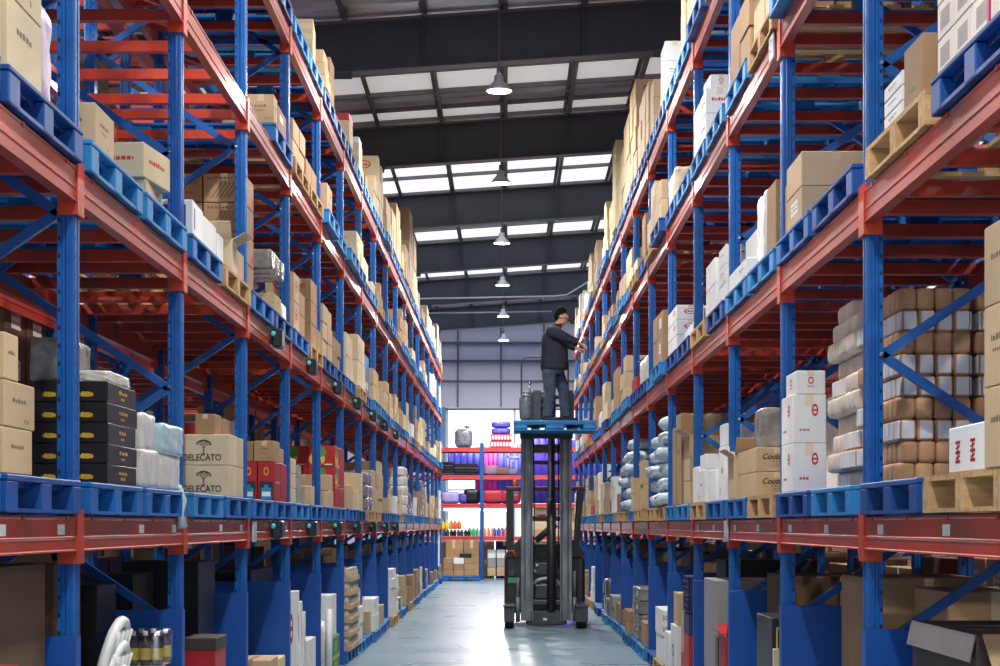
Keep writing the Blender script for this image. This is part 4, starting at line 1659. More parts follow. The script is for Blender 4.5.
def place_goods():
    goods_list = REC
    position_words(goods_list)
    allr = goods_list + PALS
    for p in PALS:
        f = FACE[p['side']]
        xs = sorted((p['side'] * (f + p['d0']), p['side'] * (f + p['d1'])))
        p['x0'], p['x1'] = xs
        p['z0'] = DECK[p['lvl']] - PAL_H
        p['z1'] = DECK[p['lvl']]
    cnt = visible_pixels(allr)
    for i, r in enumerate(allr):
        r['n'] = cnt.get(i, 0)
    kinds = {}
    for r in goods_list:
        nm = 'plastic_crate' if r['shape'] == 'crate' else STYLE[r['style']][2]
        r['name'] = nm
        kinds.setdefault(nm, []).append(r)
    seen = set()
    for nm, rs in kinds.items():
        rs.sort(key=lambda r: -r['n'])
        rest = {}
        for q, r in enumerate(rs):
            lx, ly, lz = r['x1'] - r['x0'], r['y1'] - r['y0'], r['z1'] - r['z0']
            c = ((r['x0'] + r['x1']) / 2, (r['y0'] + r['y1']) / 2, r['z0'])
            if q < 290 and (r['n'] > 0 or r['label']):
                near = r['n'] > 150
                o = link(nm, goods_mesh(r, lx, ly, lz, near), None, c, r['rot'])
                sty = STYLE[r['style']]
                lab = r['label']
                if not lab:
                    lab = '%s %s, %s, %s bay, %s' % ('navy lattice crate' if r['shape'] == 'crate' else sty[1], r['pos'], shelf_words(r['lvl']), ORD[r['bay'] + 2], rack_words(r))
                    if len(lab.replace(',', ' ').split()) > 16:
                        lab = lab.replace(' up in ', ' in ').replace('row beyond rack behind worker', 'row behind far rack')
                        while len(lab.split()) > 16 and ' wrapped' in lab:
                            lab = lab.replace(' wrapped', '')
                        if len(lab.split()) > 16:
                            lab = lab.replace('pale yellow', 'yellow').replace('dark brown', 'dark').replace('cream printed', 'cream')
                tag(o, lab, sty[3], '%ss on the %s, %s' % (sty[1], shelf_words(r['lvl']), rack_words(r)))
                if r['n'] > 180 or r['label']:
                    decorate(o, r, lx, ly, lz)
            elif r['n'] > 0 or not r['rear']:
                rest.setdefault(r['style'], []).append(r)
        if rest:
            mb = MB()
            mats = []
            for mi, (st, rr) in enumerate(rest.items()):
                mats.append(STYLE[st][0])
                for r in rr:
                    if r['shape'] == 'carton' or r['shape'] == 'crate':
                        mb.box(r['x0'], r['x1'], r['y0'], r['y1'], r['z0'], r['z1'], mi)
                    else:
                        mb.roundbox((r['x1'] - r['x0']) / 2, (r['y1'] - r['y0']) / 2, (r['z1'] - r['z0']) / 2, 7, 4, .01, r['i'], ((r['x0'] + r['x1']) / 2, (r['y0'] + r['y1']) / 2, (r['z0'] + r['z1']) / 2), mi)
            tag(mb.build(nm, mats), 'remaining %ss far along the racks, too small to tell apart' % nm.replace('_', ' '), STYLE[rs[0]['style']][3], kind='stuff')
    # pallets
    protos = {}

    def proto(kind, along):
        if (kind, along) in protos:
            return protos[(kind, along)]
        m = PSTY[kind][0]
        L, D, H = 1.07, 1.1, PAL_H
        deck, run, plain = MB(), MB(), MB()
        if kind != 'wood':
            deck.bevbox(-D / 2, D / 2, -L / 2, L / 2, H - .022, H, .005)
            for i in range(7):
                x = -D / 2 + .05 + i * (D - .1) / 6
                deck.box(x - .006, x + .006, -L / 2 + .03, L / 2 - .03, H - .045, H - .022)
                y = -L / 2 + .05 + i * (L - .1) / 6
                deck.box(-D / 2 + .04, D / 2 - .04, y - .006, y + .006, H - .045, H - .022)
            for x in (-D / 2 + .072, 0, D / 2 - .072):
                run.bevbox(x - .07, x + .07, -.07, .07, .0, H - .0225, .006)
            run.box(-D / 2 + .01, D / 2 - .01, -.066, .066, 0, .012)
            runs = (-L / 2 + .072, 0, L / 2 - .072)
        else:
            for i in range(7):
                x = -D / 2 + .05 + i * (D - .1) / 6
                deck.box(x - .045, x + .045, -L / 2, L / 2, H - .02, H)
            for y in (-L / 2 + .05, 0, L / 2 - .05):
                deck.box(-D / 2, D / 2, y - .048, y + .048, H - .04, H - .0201)
            for x in (-D / 2 + .06, 0, D / 2 - .06):
                run.box(x - .06, x + .06, -.05, .05, .018, H - .04)
            run.box(-D / 2, D / 2, -.05, .05, 0, .018)
            runs = (-L / 2 + .05, 0, L / 2 - .05)
        rail = MB()
        for sx in (-1, 1):
            a, b2 = sorted((sx * (D / 2 - .004), sx * (D / 2 - .07)))
            rail.box(a, b2, -L / 2 + .01, L / 2 - .01, .0005, .016)
        plain.add(deck.v, deck.f)
        plain.add(rail.v, rail.f)
        for y in runs:
            plain.add([(a, b + y, c) for a, b, c in run.v], run.f)
        protos[(kind, along)] = (deck.mesh('deck', m), run.mesh('runner', m), runs, plain.mesh('pallet', m), rail)
        return protos[(kind, along)]
    PALS.sort(key=lambda r: -r['n'])
    per = {}
    for p in PALS:
        per.setdefault((p['side'], p['lvl'], p['bay'], p['rear']), []).append(p)
    for g in per.values():
        g.sort(key=lambda p: p['y0'])
        for i, p in enumerate(g):
            p['pos'] = ('near', 'far')[min(i, 1)] if len(g) > 1 else 'only'
    restp = {}
    cn = {}
    for p in PALS:
        nm = 'wooden_pallet' if p['kind'] == 'wood' else 'plastic_pallet'
        deck, run, runs, plain, rail = proto(p['kind'], 0)
        loc = ((p['x0'] + p['x1']) / 2, (p['y0'] + p['y1']) / 2, p['z0'])
        cn[nm] = cn.get(nm, 0) + 1
        if p['n'] == 0 and p['rear']:
            continue
        if p['n'] == 0 or cn[nm] > 290:
            restp.setdefault((nm, p['kind']), []).append((loc, plain))
            continue
        rng = random.Random(cn[nm])
        rot = rng.uniform(-.006, .006)
        lab = '%s at %s end, %s, %s bay, %s' % (PSTY[p['kind']][1], p['pos'], shelf_words(p['lvl']), ORD[p['bay'] + 2], rack_words(p))
        if p['n'] > 160:
            o = empty(nm, loc, rot)
            link('deck', deck, o)
            for y in runs:
                link('runner', run, o, (0, y, 0))
            h = len(rail.v) // 2
            for part_v in (rail.v[:h], rail.v[h:]):
                q = MB()
                q.add(part_v, rail.f[:len(rail.f) // 2])
                q.build('bottom_rail', PSTY[p['kind']][0], o)
        else:
            o = link(nm, plain, None, loc, rot)
        tag(o, lab, 'pallet', 'pallets on the %s, %s' % (shelf_words(p['lvl']), rack_words(p)))
    byn = {}
    for (nm, kd), ls in restp.items():
        byn.setdefault(nm, []).append((kd, ls))
    for nm, its in byn.items():
        mb = MB()
        for mi, (kd, ls) in enumerate(its):
            for loc, me in ls:
                mb.add([(v.co.x + loc[0], v.co.y + loc[1], v.co.z + loc[2]) for v in me.vertices], [list(pp.vertices) for pp in me.polygons], mi)
        tag(mb.build(nm, [PSTY[kd][0] for kd, _ in its]), 'further %ss hidden deep along the racks' % nm.replace('_', ' '), 'pallet', kind='stuff')


# ------------------------------------------------------------------ lamps, sensors, pipes
def build_lamps():
    lens = emit('lamp_lens', (250, 252, 255), 26)
    shade = mat('lamp_shade_aluminium', (206, 208, 212), .35, metal=.5, var=.05)
    s = MB()
    s.lathe([(.045, .2), (.06, .2), (.065, .13), (.1, .1), (.165, .012), (.168, 0), (.16, .004), (.1, .088), (.05, .1)], n=24)
    shade_me = s.mesh('lamp_shade', shade)
    b = MB()
    b.lathe([(0, .018), (.1, .016), (.15, .012), (.15, .006), (0, .006)], n=24)
    lens_me = b.mesh('lamp_lens', lens)
    spots = [(-.1, 22.2 + 6 * k) for k in range(-4, 6)]
    spots += [(-6.0, 10.2 + 6 * k) for k in range(-2, 6)] + [(5.9, 10.2 + 6 * k) for k in range(-2, 6)]
    n = 0
    for x, y in spots:
        z = 7.0 if abs(x) < 1 else 6.9
        o = empty('pendant_lamp', (x, y, z))
        link('lamp_shade', shade_me, o)
        link('lamp_lens', lens_me, o)
        top = 8.3 + slope(x) - z
        r = MB()
        r.tube([(0, 0, .2), (0, 0, top)], .008, 6)
        r.lathe([(0, .3), (.03, .3), (.035, .2), (.0, .2)], n=10)
        r.build('hanging_rod', M_STEELF, o)
        if abs(x) < 1 and y > 20:
            n += 1
            tag(o, '%s pendant lamp from the near end, hanging above the aisle' % ORD[n], 'lamp', 'pendant lamps over the aisle')
        else:
            tag(o, 'pendant lamp hanging over %s, %s from the front wall' % ('the middle aisle above the camera' if abs(x) < 1 else 'the aisle beyond the rack behind worker' if x < 0 else "the aisle beyond the worker's rack", ORD[int((y + 8) / 6) + 1]), 'lamp', 'pendant lamps out of direct sight')
        ld = bpy.data.lights.new('lamp_light', 'AREA')
        ld.shape = 'DISK'
        ld.size = .3
        ld.energy = 320 if abs(x) < 1 else 460
        if y > 44:
            ld.energy *= 2.2
        ld.color = (1., .97, .93)
        lo = bpy.data.objects.new('lamp_light', ld)
        COL.objects.link(lo)
        lo.location = (x, y, z - .03)


def build_sensors():
    body = mat('sensor_black', (34, 40, 44), .35, var=.2)
    cyan = emit('sensor_lens_cyan', (70, 190, 196), .12)
    h = MB()
    h.bevbox(.006, .085, -.1, .1, -.07, .07, .014)
    h.box(.0, .008, -.12, .12, -.03, .05)
    hm = h.mesh('housing', body)
    l = MB()
    l.lathe([(0, -.125), (.016, -.125), (.02, -.118), (.02, -.1), (0, -.1)], (.02, 0, .028), 14, 0, True, 1)
    lm = l.mesh('lens', cyan)
    for lv in (1, 2):
        for b in range(2, 9):
            y = py(-1, b) + BAY * .52
            o = empty('beam_sensor', (-1.79, y, BEAM[lv] + .075))
            link('housing', hm, o)
            link('lens', lm, o)
            tag(o, 'black box with cyan lens on %s beam, %s bay, rack behind worker' % (ORD[lv], ORD[b + 2]), 'sensor', 'black lens boxes on the beams')


def build_pipes():
    m = mat('conduit_galvanised', (206, 210, 214), .4, metal=.3, var=.05)
    mb = MB()
    mb.tube([(-4, 45.5, 7.35), (1.2, 45.5, 7.45), (1.55, 45.6, 7.5), (3.2, 45.6, 8.5)], .02, 6)
    tag(mb.build('conduit', m), 'thin pale conduit bending upward along a dark roof beam', 'pipe')
    mb = MB()
    mb.tube([(-2.24, 47.5, 8.0), (-2.24, 47.5, 4.2)], .025, 6)
    mb.tube([(-2.24, 47.5, 7.25), (1.2, 47.5, 7.3)], .02, 6)
    tag(mb.build('sprinkler_pipe', m), 'thin pale pipe hanging down beside the far end of the rack', 'pipe')


# ------------------------------------------------------------------ reach truck, its pallet and the worker
def W(px, y, Y):
    return ((px - 507) * Y / F, EYE + (525 - y) * Y / F)


def build_truck():
    root = tag(empty('reach_truck', (.58, 26.6, 0)), 'black and grey reach truck with raised mast carrying worker on pallet', 'forklift')
    O = Vector((.58, 26.6, 0))

    def part(name, mb, m, parent=root, label=None):
        mb.v = [tuple(Vector(p) - O) for p in mb.v]
        o = mb.build(name, m, parent)
        if parent is not root:
            o.matrix_parent_inverse = parent.matrix_basis.inverted() if False else o.matrix_parent_inverse
        return tag(o, label)

    def pb(mb, px0, px1, y0, y1, Y0, Y1, b=.008, mi=0):
        xa, zb = W(px0, y1, Y0)
        xb, zt = W(px1, y0, Y0)
        mb.bevbox(xa, xb, Y0, Y1, max(zb, .012), zt, b, mi)
    # chassis and hood
    mb = MB()
    pb(mb, 505, 585, 557, 613, 27.0, 28.5, .04)
    chassis = part('chassis', mb, M_BLACK)
    mb = MB()
    xa, z0 = W(505, 557, 27.0)
    xb, z1 = W(528, 537, 27.0)
    mb.prism([(xa, z0), (xa + .02, z0 + .06), (xb - .1, z1), (xb, z1), (xb, z0)], 1, 27.02, 27.5)
    xa2, _ = W(586, 557, 27.0)
    xb2, z2 = W(570, 540, 27.0)
    mb.prism([(xa2, z0), (xb2, z0), (xb2, z2), (xb2 + .06, z2), (xa2 - .02, z0 + .07)], 1, 27.02, 27.5)
    part('cowl', mb, M_BLACK)
    mb = MB()
    pb(mb, 531, 565, 544, 560, 27.1, 27.3, .02)
    part('dashboard', mb, M_BLACK)
    # left flank details
    mb = MB()
    x0, z0 = W(508, 583, 26.99)
    x1, z1 = W(516, 577.5, 26.99)
    mb.box(x0, x1, 26.975, 26.999, z0, z1)
    part('safety_label', mb, mat('label_green', (70, 168, 110), .5), root, 'green label')
    mb = MB()
    mb.lathe([(.06, 0), (.06, -.03), (.045, -.035), (0, -.03)], (W(512, 573, 27)[0], 26.998, W(512, 573, 27)[1]), 16, 0, True, 1)
    part('headlamp', mb, M_DGREY)
    mb = MB()
    pb(mb, 504.3, 505.4, 556, 602, 27.05, 28.3, .003)
    part('side_stripe', mb, M_REDC, root, 'thin red edge strip')
    # overhead guard
    mb = MB()
    pb(mb, 505.5, 585, 486.5, 491.2, 27.2, 27.28, .01)
    pb(mb, 505.5, 585, 486.5, 491.2, 28.4, 28.48, .01)
    xa, zt = W(505.5, 486.5, 27.2)
    xb, zb = W(585, 491.2, 27.2)
    for i in range(7):
        x = xa + .02 + i * (xb - xa - .06) / 6
        mb.box(x, x + .025, 27.27, 28.42, zb + .015, zt - .012)
    part('overhead_guard', mb, M_GUARD, root, 'red-brown roof guard')
    for pts, nm in ((((510, 548), (510, 490)), 0), (((576, 552), (582, 490)), 1)):
        mb = MB()
        (a, b), (c, d) = pts
        xa, za = W(a, b, 27.2)
        xb, zb_ = W(c, d, 27.2)
        w = .06 if nm == 0 else .035
        mb.prism([(xa - w, za), (xa + w, za), (xb + w, zb_), (xb - w, zb_)], 1, 27.2, 27.29)
        part('guard_post', mb, M_BLACK)
        mb = MB()
        mb.prism([(xa - .035, za - .6), (xa + .035, za - .6), (xb + .035, zb_), (xb - .035, zb_)], 1, 28.4, 28.47)
        part('guard_post', mb, M_BLACK)
    mb = MB()
    xc, zc = W(515, 486.4, 27.3)
    mb.lathe([(0, .1), (.028, .095), (.036, .08), (.038, .02), (.038, 0), (0, 0)], (xc, 27.3, zc), 16)
    bk = part('beacon', mb, mat('beacon_orange', (240, 104, 24), .25, var=.05), root, 'orange warning beacon')
    mb = MB()
    pb(mb, 512.5, 518, 492, 496, 27.25, 27.3, .005)
    part('marker_lamp', mb, M_STICK)
    # mast
    Ym = 26.5
    for px0, px1 in ((521, 533), (560.3, 572)):
        mb = MB()
        xa, zb = W(px0, 625, Ym)
        xb, zt = W(px1, 437, Ym)
        w = xb - xa
        mir = 1 if px0 < 540 else -1
        cx = (xa + xb) / 2
        prof = [(-.5, 0), (-.22, 0), (-.22, .05), (-.08, .05), (-.08, 0), (.3, 0), (.3, .07), (.42, .07), (.42, .015), (.5, .015), (.5, .16), (.42, .16), (.42, .1), (-.38, .1), (-.38, .16), (-.5, .16)]
        poly = [(cx + mir * p * w, Ym + q) for p, q in prof]
        mb.prism(poly if mir > 0 else poly[::-1], 2, .1, zt)
        rail = part('mast_rail', mb, M_MAST)
        mb = MB()
        mb.prism([(cx + mir * p * w * .7, Ym + .035 + q * .8) for p, q in prof], 2, .4, zt + .02)
        part('inner_rail', mb, M_DGREY)
    for y0, y1, m in ((444, 452, M_DGREY), (460.5, 464.5, M_BLACK), (516, 521, M_BLACK), (600, 604.5, M_DGREY)):
        mb = MB()
        pb(mb, 530, 563, y0, y1, Ym + .1, Ym + .18)
        part('mast_crossbar', mb, m)
    mb = MB()
    xc = W(551.5, 500, Ym)[0]
    mb.tube([(xc, Ym + .09, .25), (xc, Ym + .09, 1.95)], .07, 16)
    mb.tube([(xc, Ym + .09, 1.95), (xc, Ym + .09, 2.85)], .055, 16)
    cyl = part('lift_cylinder', mb, M_BLACK)
    mb = MB()
    xr = W(550, 500, Ym)[0]
    mb.tube([(xr, Ym + .005, 1.9), (xr, Ym + .005, 2.86)], .02, 10)
    part('piston_rod', mb, mat('rod_grey', (168, 172, 178), .3, metal=.3, var=.05))
    for px in (533.6, 558.3, 560.3):
        mb = MB()
        xc = W(px, 500, Ym)[0]
        mb.tube([(xc, Ym + .1, .9), (xc + .01, Ym + .1, 1.8), (xc, Ym + .1, 2.85)], .012, 6)
        part('hydraulic_hose', mb, M_RUBBER)
    mb = MB()
    pb(mb, 526, 567, 611, 625, Ym + .06, Ym + .3, .02)
    part('mast_base', mb, M_DGREY)
    mb = MB()
    pb(mb, 543, 547, 618, 620.5, Ym + .045, Ym + .059, .002)
    part('type_plate', mb, M_STICK, root, 'small white plate')
    mb = MB()
    pb(mb, 533, 566, 563, 575, 26.95, 27.0, .02)
    pb(mb, 534, 564, 584, 600, 26.85, 26.99, .03)
    part('battery_cover', mb, M_DGREY)
    mb = MB()
    pts = []
    for i in range(9):
        a = math.pi * i / 8
        x, z = W(546.5 - 13 * math.cos(a), 586 - 7 * math.sin(a), 26.85)
        pts.append((x, 26.82, z))
    mb.tube(pts, .035, 8)
    part('cable_guide', mb, M_MAST)
    mb = MB()
    pb(mb, 538.3, 545.6, 512, 514.6, Ym + .08, Ym + .1, .002, 0)
    pb(mb, 538.3, 545.6, 514.6, 518.4, Ym + .08, Ym + .1, .002, 1)
    part('warning_label', mb, [M_STICK, M_INKR], root, 'red and white label')
    mb = MB()
    p0, p1 = W(536, 541, Ym), W(556, 524, Ym)
    mb.tube([(p0[0], Ym + .2, p0[1]), (p1[0], Ym + .2, p1[1])], .05, 8)
    part('reach_arm', mb, M_BLACK)
    for i, (px, y) in enumerate(((537, 565.5), (535, 571), (558, 564.5))):
        mb = MB()
        x, z = W(px, y, 26.94)
        mb.lathe([(0, -.012), (.02, -.01), (.022, 0)], (x, 26.94, z), 10, 0, True, 1)
        part('indicator_lamp', mb, (M_STICK, M_STICK, M_GREEN)[i])
    mb = MB()
    a, b = W(509, 551, 26.95), W(517, 560, 26.95)
    mb.tube([(a[0], 26.93, a[1]), ((a[0] + b[0]) / 2, 26.88, a[1] + .01), (b[0], 26.95, b[1])], .016, 6)
    part('power_cable', mb, mat('cable_orange', (226, 92, 40), .5, var=.1), root, 'orange cable')
    # straddle legs with wheels
    for px0, px1 in ((504, 514.5), (575.5, 588)):
        mb = MB()
        xa, zb = W(px0, 622, 26.1)
        xb, zt = W(px1, 607, 26.1)
        mb.prism([(26.1, zb), (26.1, zt - .02), (26.13, zt), (26.7, zt), (27.1, zt + .05), (27.1, zb)], 0, xa, xb)
        mb.bevbox(xa - .01, xb + .01, 26.08, 26.34, zt - .01, zt + .03, .01)
        leg = part('straddle_leg', mb, M_DGREY)
        mb = MB()
        cx = (xa + xb) / 2
        w = (xb - xa) * .42
        mb.lathe([(0, -w), (.085, -w), (.1, -w + .015), (.1, w - .015), (.085, w), (0, w)], (cx, 26.26, .1), 20, 0, True, 0)
        part('load_wheel', mb, M_RUBBER)
    for px, y0 in ((518, 578), (574.8, 571)):
        mb = MB()
        x, z0 = W(px, y0, 26.5)
        mb.tube([(x, 26.6, z0), (x, 26.6, .45)], .022, 8)
        mb.tube([(x, 26.6, .45), (x, 26.6, .08)], .032, 8)
        part('reach_cylinder', mb, M_MAST)
    mb = MB()
    mb.lathe([(0, -.05), (.11, -.05), (.125, -.03), (.125, .03), (.11, .05), (0, .05)], (W(544, 600, 27.6)[0], 27.6, .125), 20, 0, True, 0)
    part('drive_wheel', mb, M_RUBBER)
    # carriage, forks, backrest and hoop at the top
    mb = MB()
    pb(mb, 520, 573, 433.5, 438.5, 26.42, 26.5, .006)
    pb(mb, 520.5, 531.5, 432.4, 439, 26.38, 26.46, .006)
    pb(mb, 560.5, 571.5, 432.4, 439, 26.38, 26.46, .006)
    part('fork_carriage', mb, M_BLACK)
    for px in (535.5, 571.5):
        mb = MB()
        x, z = W(px, 432.3, 26.0)
        mb.prism([(25.6, z + .03), (25.6, z + .04), (26.55, z + .07), (26.55, z + .6), (26.59, z + .6), (26.59, z + .03)], 0, x - .06, x + .06)
        part('fork', mb, M_BLACK)
    mb = MB()
    for px0, px1 in ((533.3, 541.3), (567, 573)):
        pb(mb, px0, px1, 390, 421.5, 26.5, 26.6, .01)
    pb(mb, 523, 573, 395, 399, 26.56, 26.62, .01)
    pb(mb, 523, 573, 404, 407, 26.56, 26.62, .01)
    pb(mb, 523, 546, 391, 402, 26.6, 26.75, .02)
    pb(mb, 541, 556, 393, 420, 26.62, 26.8, .02)
    part('load_backrest', mb, M_DGREY)
    mb = MB()
    x, z = W(526, 407, 26.65)
    mb.lathe([(0, -.2), (.07, -.2), (.1, -.17), (.105, .12), (.06, .2), (0, .21)], (x, 26.65, z), 16)
    part('hose_reel', mb, mat('reel_grey', (128, 136, 142), .3, var=.3, scale=9))
    mb = MB()
    pts = []
    for px, y in ((521.5, 421), (521.5, 390), (521.5, 366), (522.2, 361), (524.5, 357.6), (529, 356.6), (548, 356.6), (562, 356.6), (566, 358), (568, 362), (568.3, 370), (568.3, 421)):
        x, z = W(px, y, 26.6)
        pts.append((x, 26.66, z))
    mb.tube(pts, .013, 8)
    part('guard_hoop', mb, M_DGREY)
    mb = MB()
    x, z = W(530, 384, 26.6)
    mb.tube([(x, 26.62, z - .12), (x, 26.62, z)], .012, 6)
    mb.lathe([(0, .035), (.028, .03), (.032, 0), (.0, -.01)], (x, 26.62, z), 10)
    part('camera_eye', mb, M_CHROME)


def skinned(name, nodes, edges, root, mtl, parent, sub=2):
    """one continuous limb-and-trunk surface grown over a skeleton"""
    names = list(nodes)
    me = bpy.data.meshes.new(name)
    me.from_pydata([nodes[n][0] for n in names], [(names.index(a), names.index(b)) for a, b in edges], [])
    me.materials.append(mtl)
    o = link(name, me, parent)
    sk = o.modifiers.new('skin', 'SKIN')
    sk.use_smooth_shade = True
    if not me.skin_vertices:
        bm = bmesh.new()
        bm.from_mesh(me)
        bm.verts.layers.skin.verify()
        bm.to_mesh(me)
        bm.free()
    for i, n in enumerate(names):
        r = nodes[n][1]
        me.skin_vertices[0].data[i].radius = r if isinstance(r, tuple) else (r, r)
        me.skin_vertices[0].data[i].use_root = (n == root)
    ss = o.modifiers.new('smooth', 'SUBSURF')
    ss.levels = ss.render_levels = sub
    return o


def build_worker():
    Yc = 26.0
    base = Vector((W(554, 421, Yc)[0], Yc, EYE + (525 - 421.9) * Yc / F))
    root = tag(empty('person', base), 'man in dark navy jacket and slate jeans standing on raised pallet, reaching right', 'person')

    def P(px, y, w=0.):
        x, z = W(px, y, Yc)
        return (x - base.x, w, z - base.z)
    B = {
        'pelvis': (P(553, 366), .08), 'spine': (P(553.5, 352), .09), 'chest': (P(554, 338), .09), 'neck': (P(557.5, 327), .058), 'neck2': (P(559.5, 323), .056),
        'jaw': (P(562.2, 320.5), .068), 'head': (P(562.3, 316), .088), 'crown': (P(561.8, 312.2), .075),
        'nose': (P(568.6, 318.6), .017), 'chin': (P(566, 324), .036),
        'shr': (P(551, 331.5, -.19), .06), 'elr': (P(563.3, 338.2, -.25), .045), 'wrr': (P(576, 343.6, -.2), .03), 'par': (P(579.2, 345.4, -.2), .036),
        'shl': (P(552, 331.5, .19), .06), 'ell': (P(564.5, 340, .25), .045), 'wrl': (P(575.5, 346, .18), .03), 'pal': (P(578.5, 348.2, .17), .036),
        'hr': (P(549.5, 370, -.09), .09), 'kr': (P(550, 391, -.1), .06), 'ar': (P(547.5, 415, -.1), .045),
        'hl': (P(556, 370, .09), .09), 'kl': (P(563.5, 390, .1), .06), 'al': (P(565.3, 414, .11), .045),
        'ear_r': (P(560.5, 318, -.086), .018), 'ear_l': (P(560.5, 318, .086), .018),
    }
    E = [('pelvis', 'spine'), ('spine', 'chest'), ('chest', 'neck'), ('neck', 'neck2'), ('neck2', 'jaw'), ('jaw', 'head'), ('head', 'crown'), ('jaw', 'chin'),
         ('chest', 'shr'), ('shr', 'elr'), ('elr', 'wrr'), ('wrr', 'par'), ('chest', 'shl'), ('shl', 'ell'), ('ell', 'wrl'), ('wrl', 'pal'),
         ('pelvis', 'hr'), ('hr', 'kr'), ('kr', 'ar'), ('pelvis', 'hl'), ('hl', 'kl'), ('kl', 'al'), ('head', 'nose'), ('head', 'ear_r'), ('head', 'ear_l')]
    # hands: five fingers each, gently curled, thumb leaving the side of the palm
    for s, pal in (('r', 'par'), ('l', 'pal')):
        c = Vector(B[pal][0])
        sg = -1 if s == 'r' else 1
        for i, (oy, ln) in enumerate(((.03, .07), (.01, .08), (-.011, .074), (-.031, .058))):
            b0 = c + Vector((.03, oy * -sg, .004 - .003 * i))
            p1 = b0 + Vector((ln * .5, oy * .1, -.006 - .006 * i))
            p2 = p1 + Vector((ln * .36, 0, -.022 - .004 * i))
            p3 = p2 + Vector((ln * .12, 0, -.024))
            ks = ['f%s%d%d' % (s, i, k) for k in range(4)]
            for k, p in zip(ks, (b0, p1, p2, p3)):
                B[k] = (tuple(p), .0095 if k[-1] != '3' else .0075)
            E += [(pal, ks[0]), (ks[0], ks[1]), (ks[1], ks[2]), (ks[2], ks[3])]
        t0 = c + Vector((.002, .034 * -sg, -.012))
        t1 = t0 + Vector((.032, .014 * -sg, -.016))
        t2 = t1 + Vector((.028, -.004 * -sg, -.014))
        for k, p in (('t%s0' % s, t0), ('t%s1' % s, t1), ('t%s2' % s, t2)):
            B[k] = (tuple(p), .011)
        E += [(pal, 't%s0' % s), ('t%s0' % s, 't%s1' % s), ('t%s1' % s, 't%s2' % s)]
    skinned('body', B, E, 'pelvis', M_SKIN, root, 2)
    def smooth(pts, k=4):
        out_ = []
        for i in range(len(pts) - 1):
            p0, p1, p2, p3 = (pts[max(0, min(len(pts) - 1, i + d))] for d in (-1, 0, 1, 2))
            for q in range(k):
                t = q / k
                out_.append(tuple(.5 * (2 * b + (c - a) * t + (2 * a - 5 * b + 4 * c - d) * t * t + (3 * b - a - 3 * c + d) * t ** 3) for a, b, c, d in zip(p0, p1, p2, p3)))
        out_.append(pts[-1])
        return out_
    jk = MB()
    rings = []
    for px, y, rx, ry in ((554.2, 369.6, .19, .21), (554.2, 369, .2, .218), (554.4, 362, .203, .215), (554.6, 354, .198, .21), (554.6, 347, .192, .212), (554, 341, .184, .216), (553.4, 336, .166, .222), (553.3, 332.4, .135, .212), (554.2, 329.4, .105, .15), (556, 326.8, .086, .095), (557.4, 324.2, .078, .082), (557.5, 324, .06, .062)):
        p = P(px, y)
        rings.append((p[0], 0., p[2], rx, ry))
    jk.loft(smooth(rings, 3), 28)
    for pts in (((551.6, 332.8, -.15, .1), (553.5, 334, -.2, .097), (558, 336.2, -.238, .084), (563.5, 338.9, -.25, .076), (569, 341, -.23, .066), (573, 342.5, -.212, .058), (576.6, 343.8, -.2, .055)),
                ((552.6, 332.8, .15, .1), (554.5, 334.4, .2, .097), (559, 337.2, .238, .084), (564.7, 340.6, .25, .076), (569.5, 343.2, .22, .066), (573, 345, .195, .058), (575.9, 346.4, .18, .055))):
        q = smooth([(*P(a, b, w), r) for a, b, w, r in pts], 4)
        jk.tube([v[:3] for v in q], [v[3] for v in q], 16)
    jk.build('jacket', M_CLOTH, root)
    jn = MB()
    rings = []
    for px, y, rx, ry in ((553.8, 360, .15, .17), (553.6, 366, .165, .185), (553, 371, .168, .19), (552.8, 374.5, .14, .16), (552.8, 376, .08, .1)):
        p = P(px, y)
        rings.append((p[0], 0., p[2], rx, ry))
    jn.loft(smooth(rings, 3), 24)
    for pts in (((549.8, 369, -.085, .105), (549.2, 375, -.095, .108), (549.4, 382, -.1, .098), (550, 391, -.1, .083), (549.2, 400, -.1, .08), (548.3, 409, -.1, .074), (547.9, 417.3, -.1, .078)),
                ((556.4, 369, .085, .105), (558, 375, .095, .106), (560.8, 381.5, .1, .097), (563.6, 390, .1, .084), (564.4, 399, .108, .08), (564.9, 408, .11, .074), (565.2, 416.4, .11, .077))):
        q = smooth([(*P(a, b, w), r) for a, b, w, r in pts], 4)
        jn.tube([v[:3] for v in q], [v[3] for v in q], 16)
    jn.build('jeans', M_JEANS, root)
    for px, w, rz in ((551.5, -.1, 0.), (568.5, .11, .1)):
        mb = MB()
        mb.roundbox(.145, .052, .034, 4, 8, 0, 1, (0, 0, .034))
        mb.roundbox(.07, .05, .05, 3.5, 8, 0, 1, (-.06, 0, .06))
        mb.bevbox(-.148, .148, -.055, .055, 0, .018, .008)
        x = P(px, 420, w)
        mb.build('shoe', M_SHOE, root, (x[0], w, .001), rz)
    mb = MB()
    full = MB()
    hx, hy, hz = P(561.6, 315.4)
    full.roundbox(.107, .095, .124, 2.1, 16, .04, 4, (hx - .008, hy, hz + .006))
    mb = MB()
    keep = []
    for f in full.f:
        c = sum((Vector(full.v[i]) for i in f), Vector()) / len(f)
        u, w = (c.x - hx) / .107, (c.z - hz) / .124
        if w > .12 + .62 * u - (.25 if u < -.45 else 0):
            keep.append(f)
    used = sorted({i for f in keep for i in f})
    ix = {v: k for k, v in enumerate(used)}
    inner = [tuple(Vector((hx, hy, hz)) + (Vector(full.v[i]) - Vector((hx, hy, hz))) * .86) for i in used]
    m = len(used)
    mb.add([full.v[i] for i in used] + inner, [[ix[i] for i in f] for f in keep] + [[m + ix[i] for i in f][::-1] for f in keep], 0, True)
    mb.build('hair', M_HAIR, root)
    eye = MB()
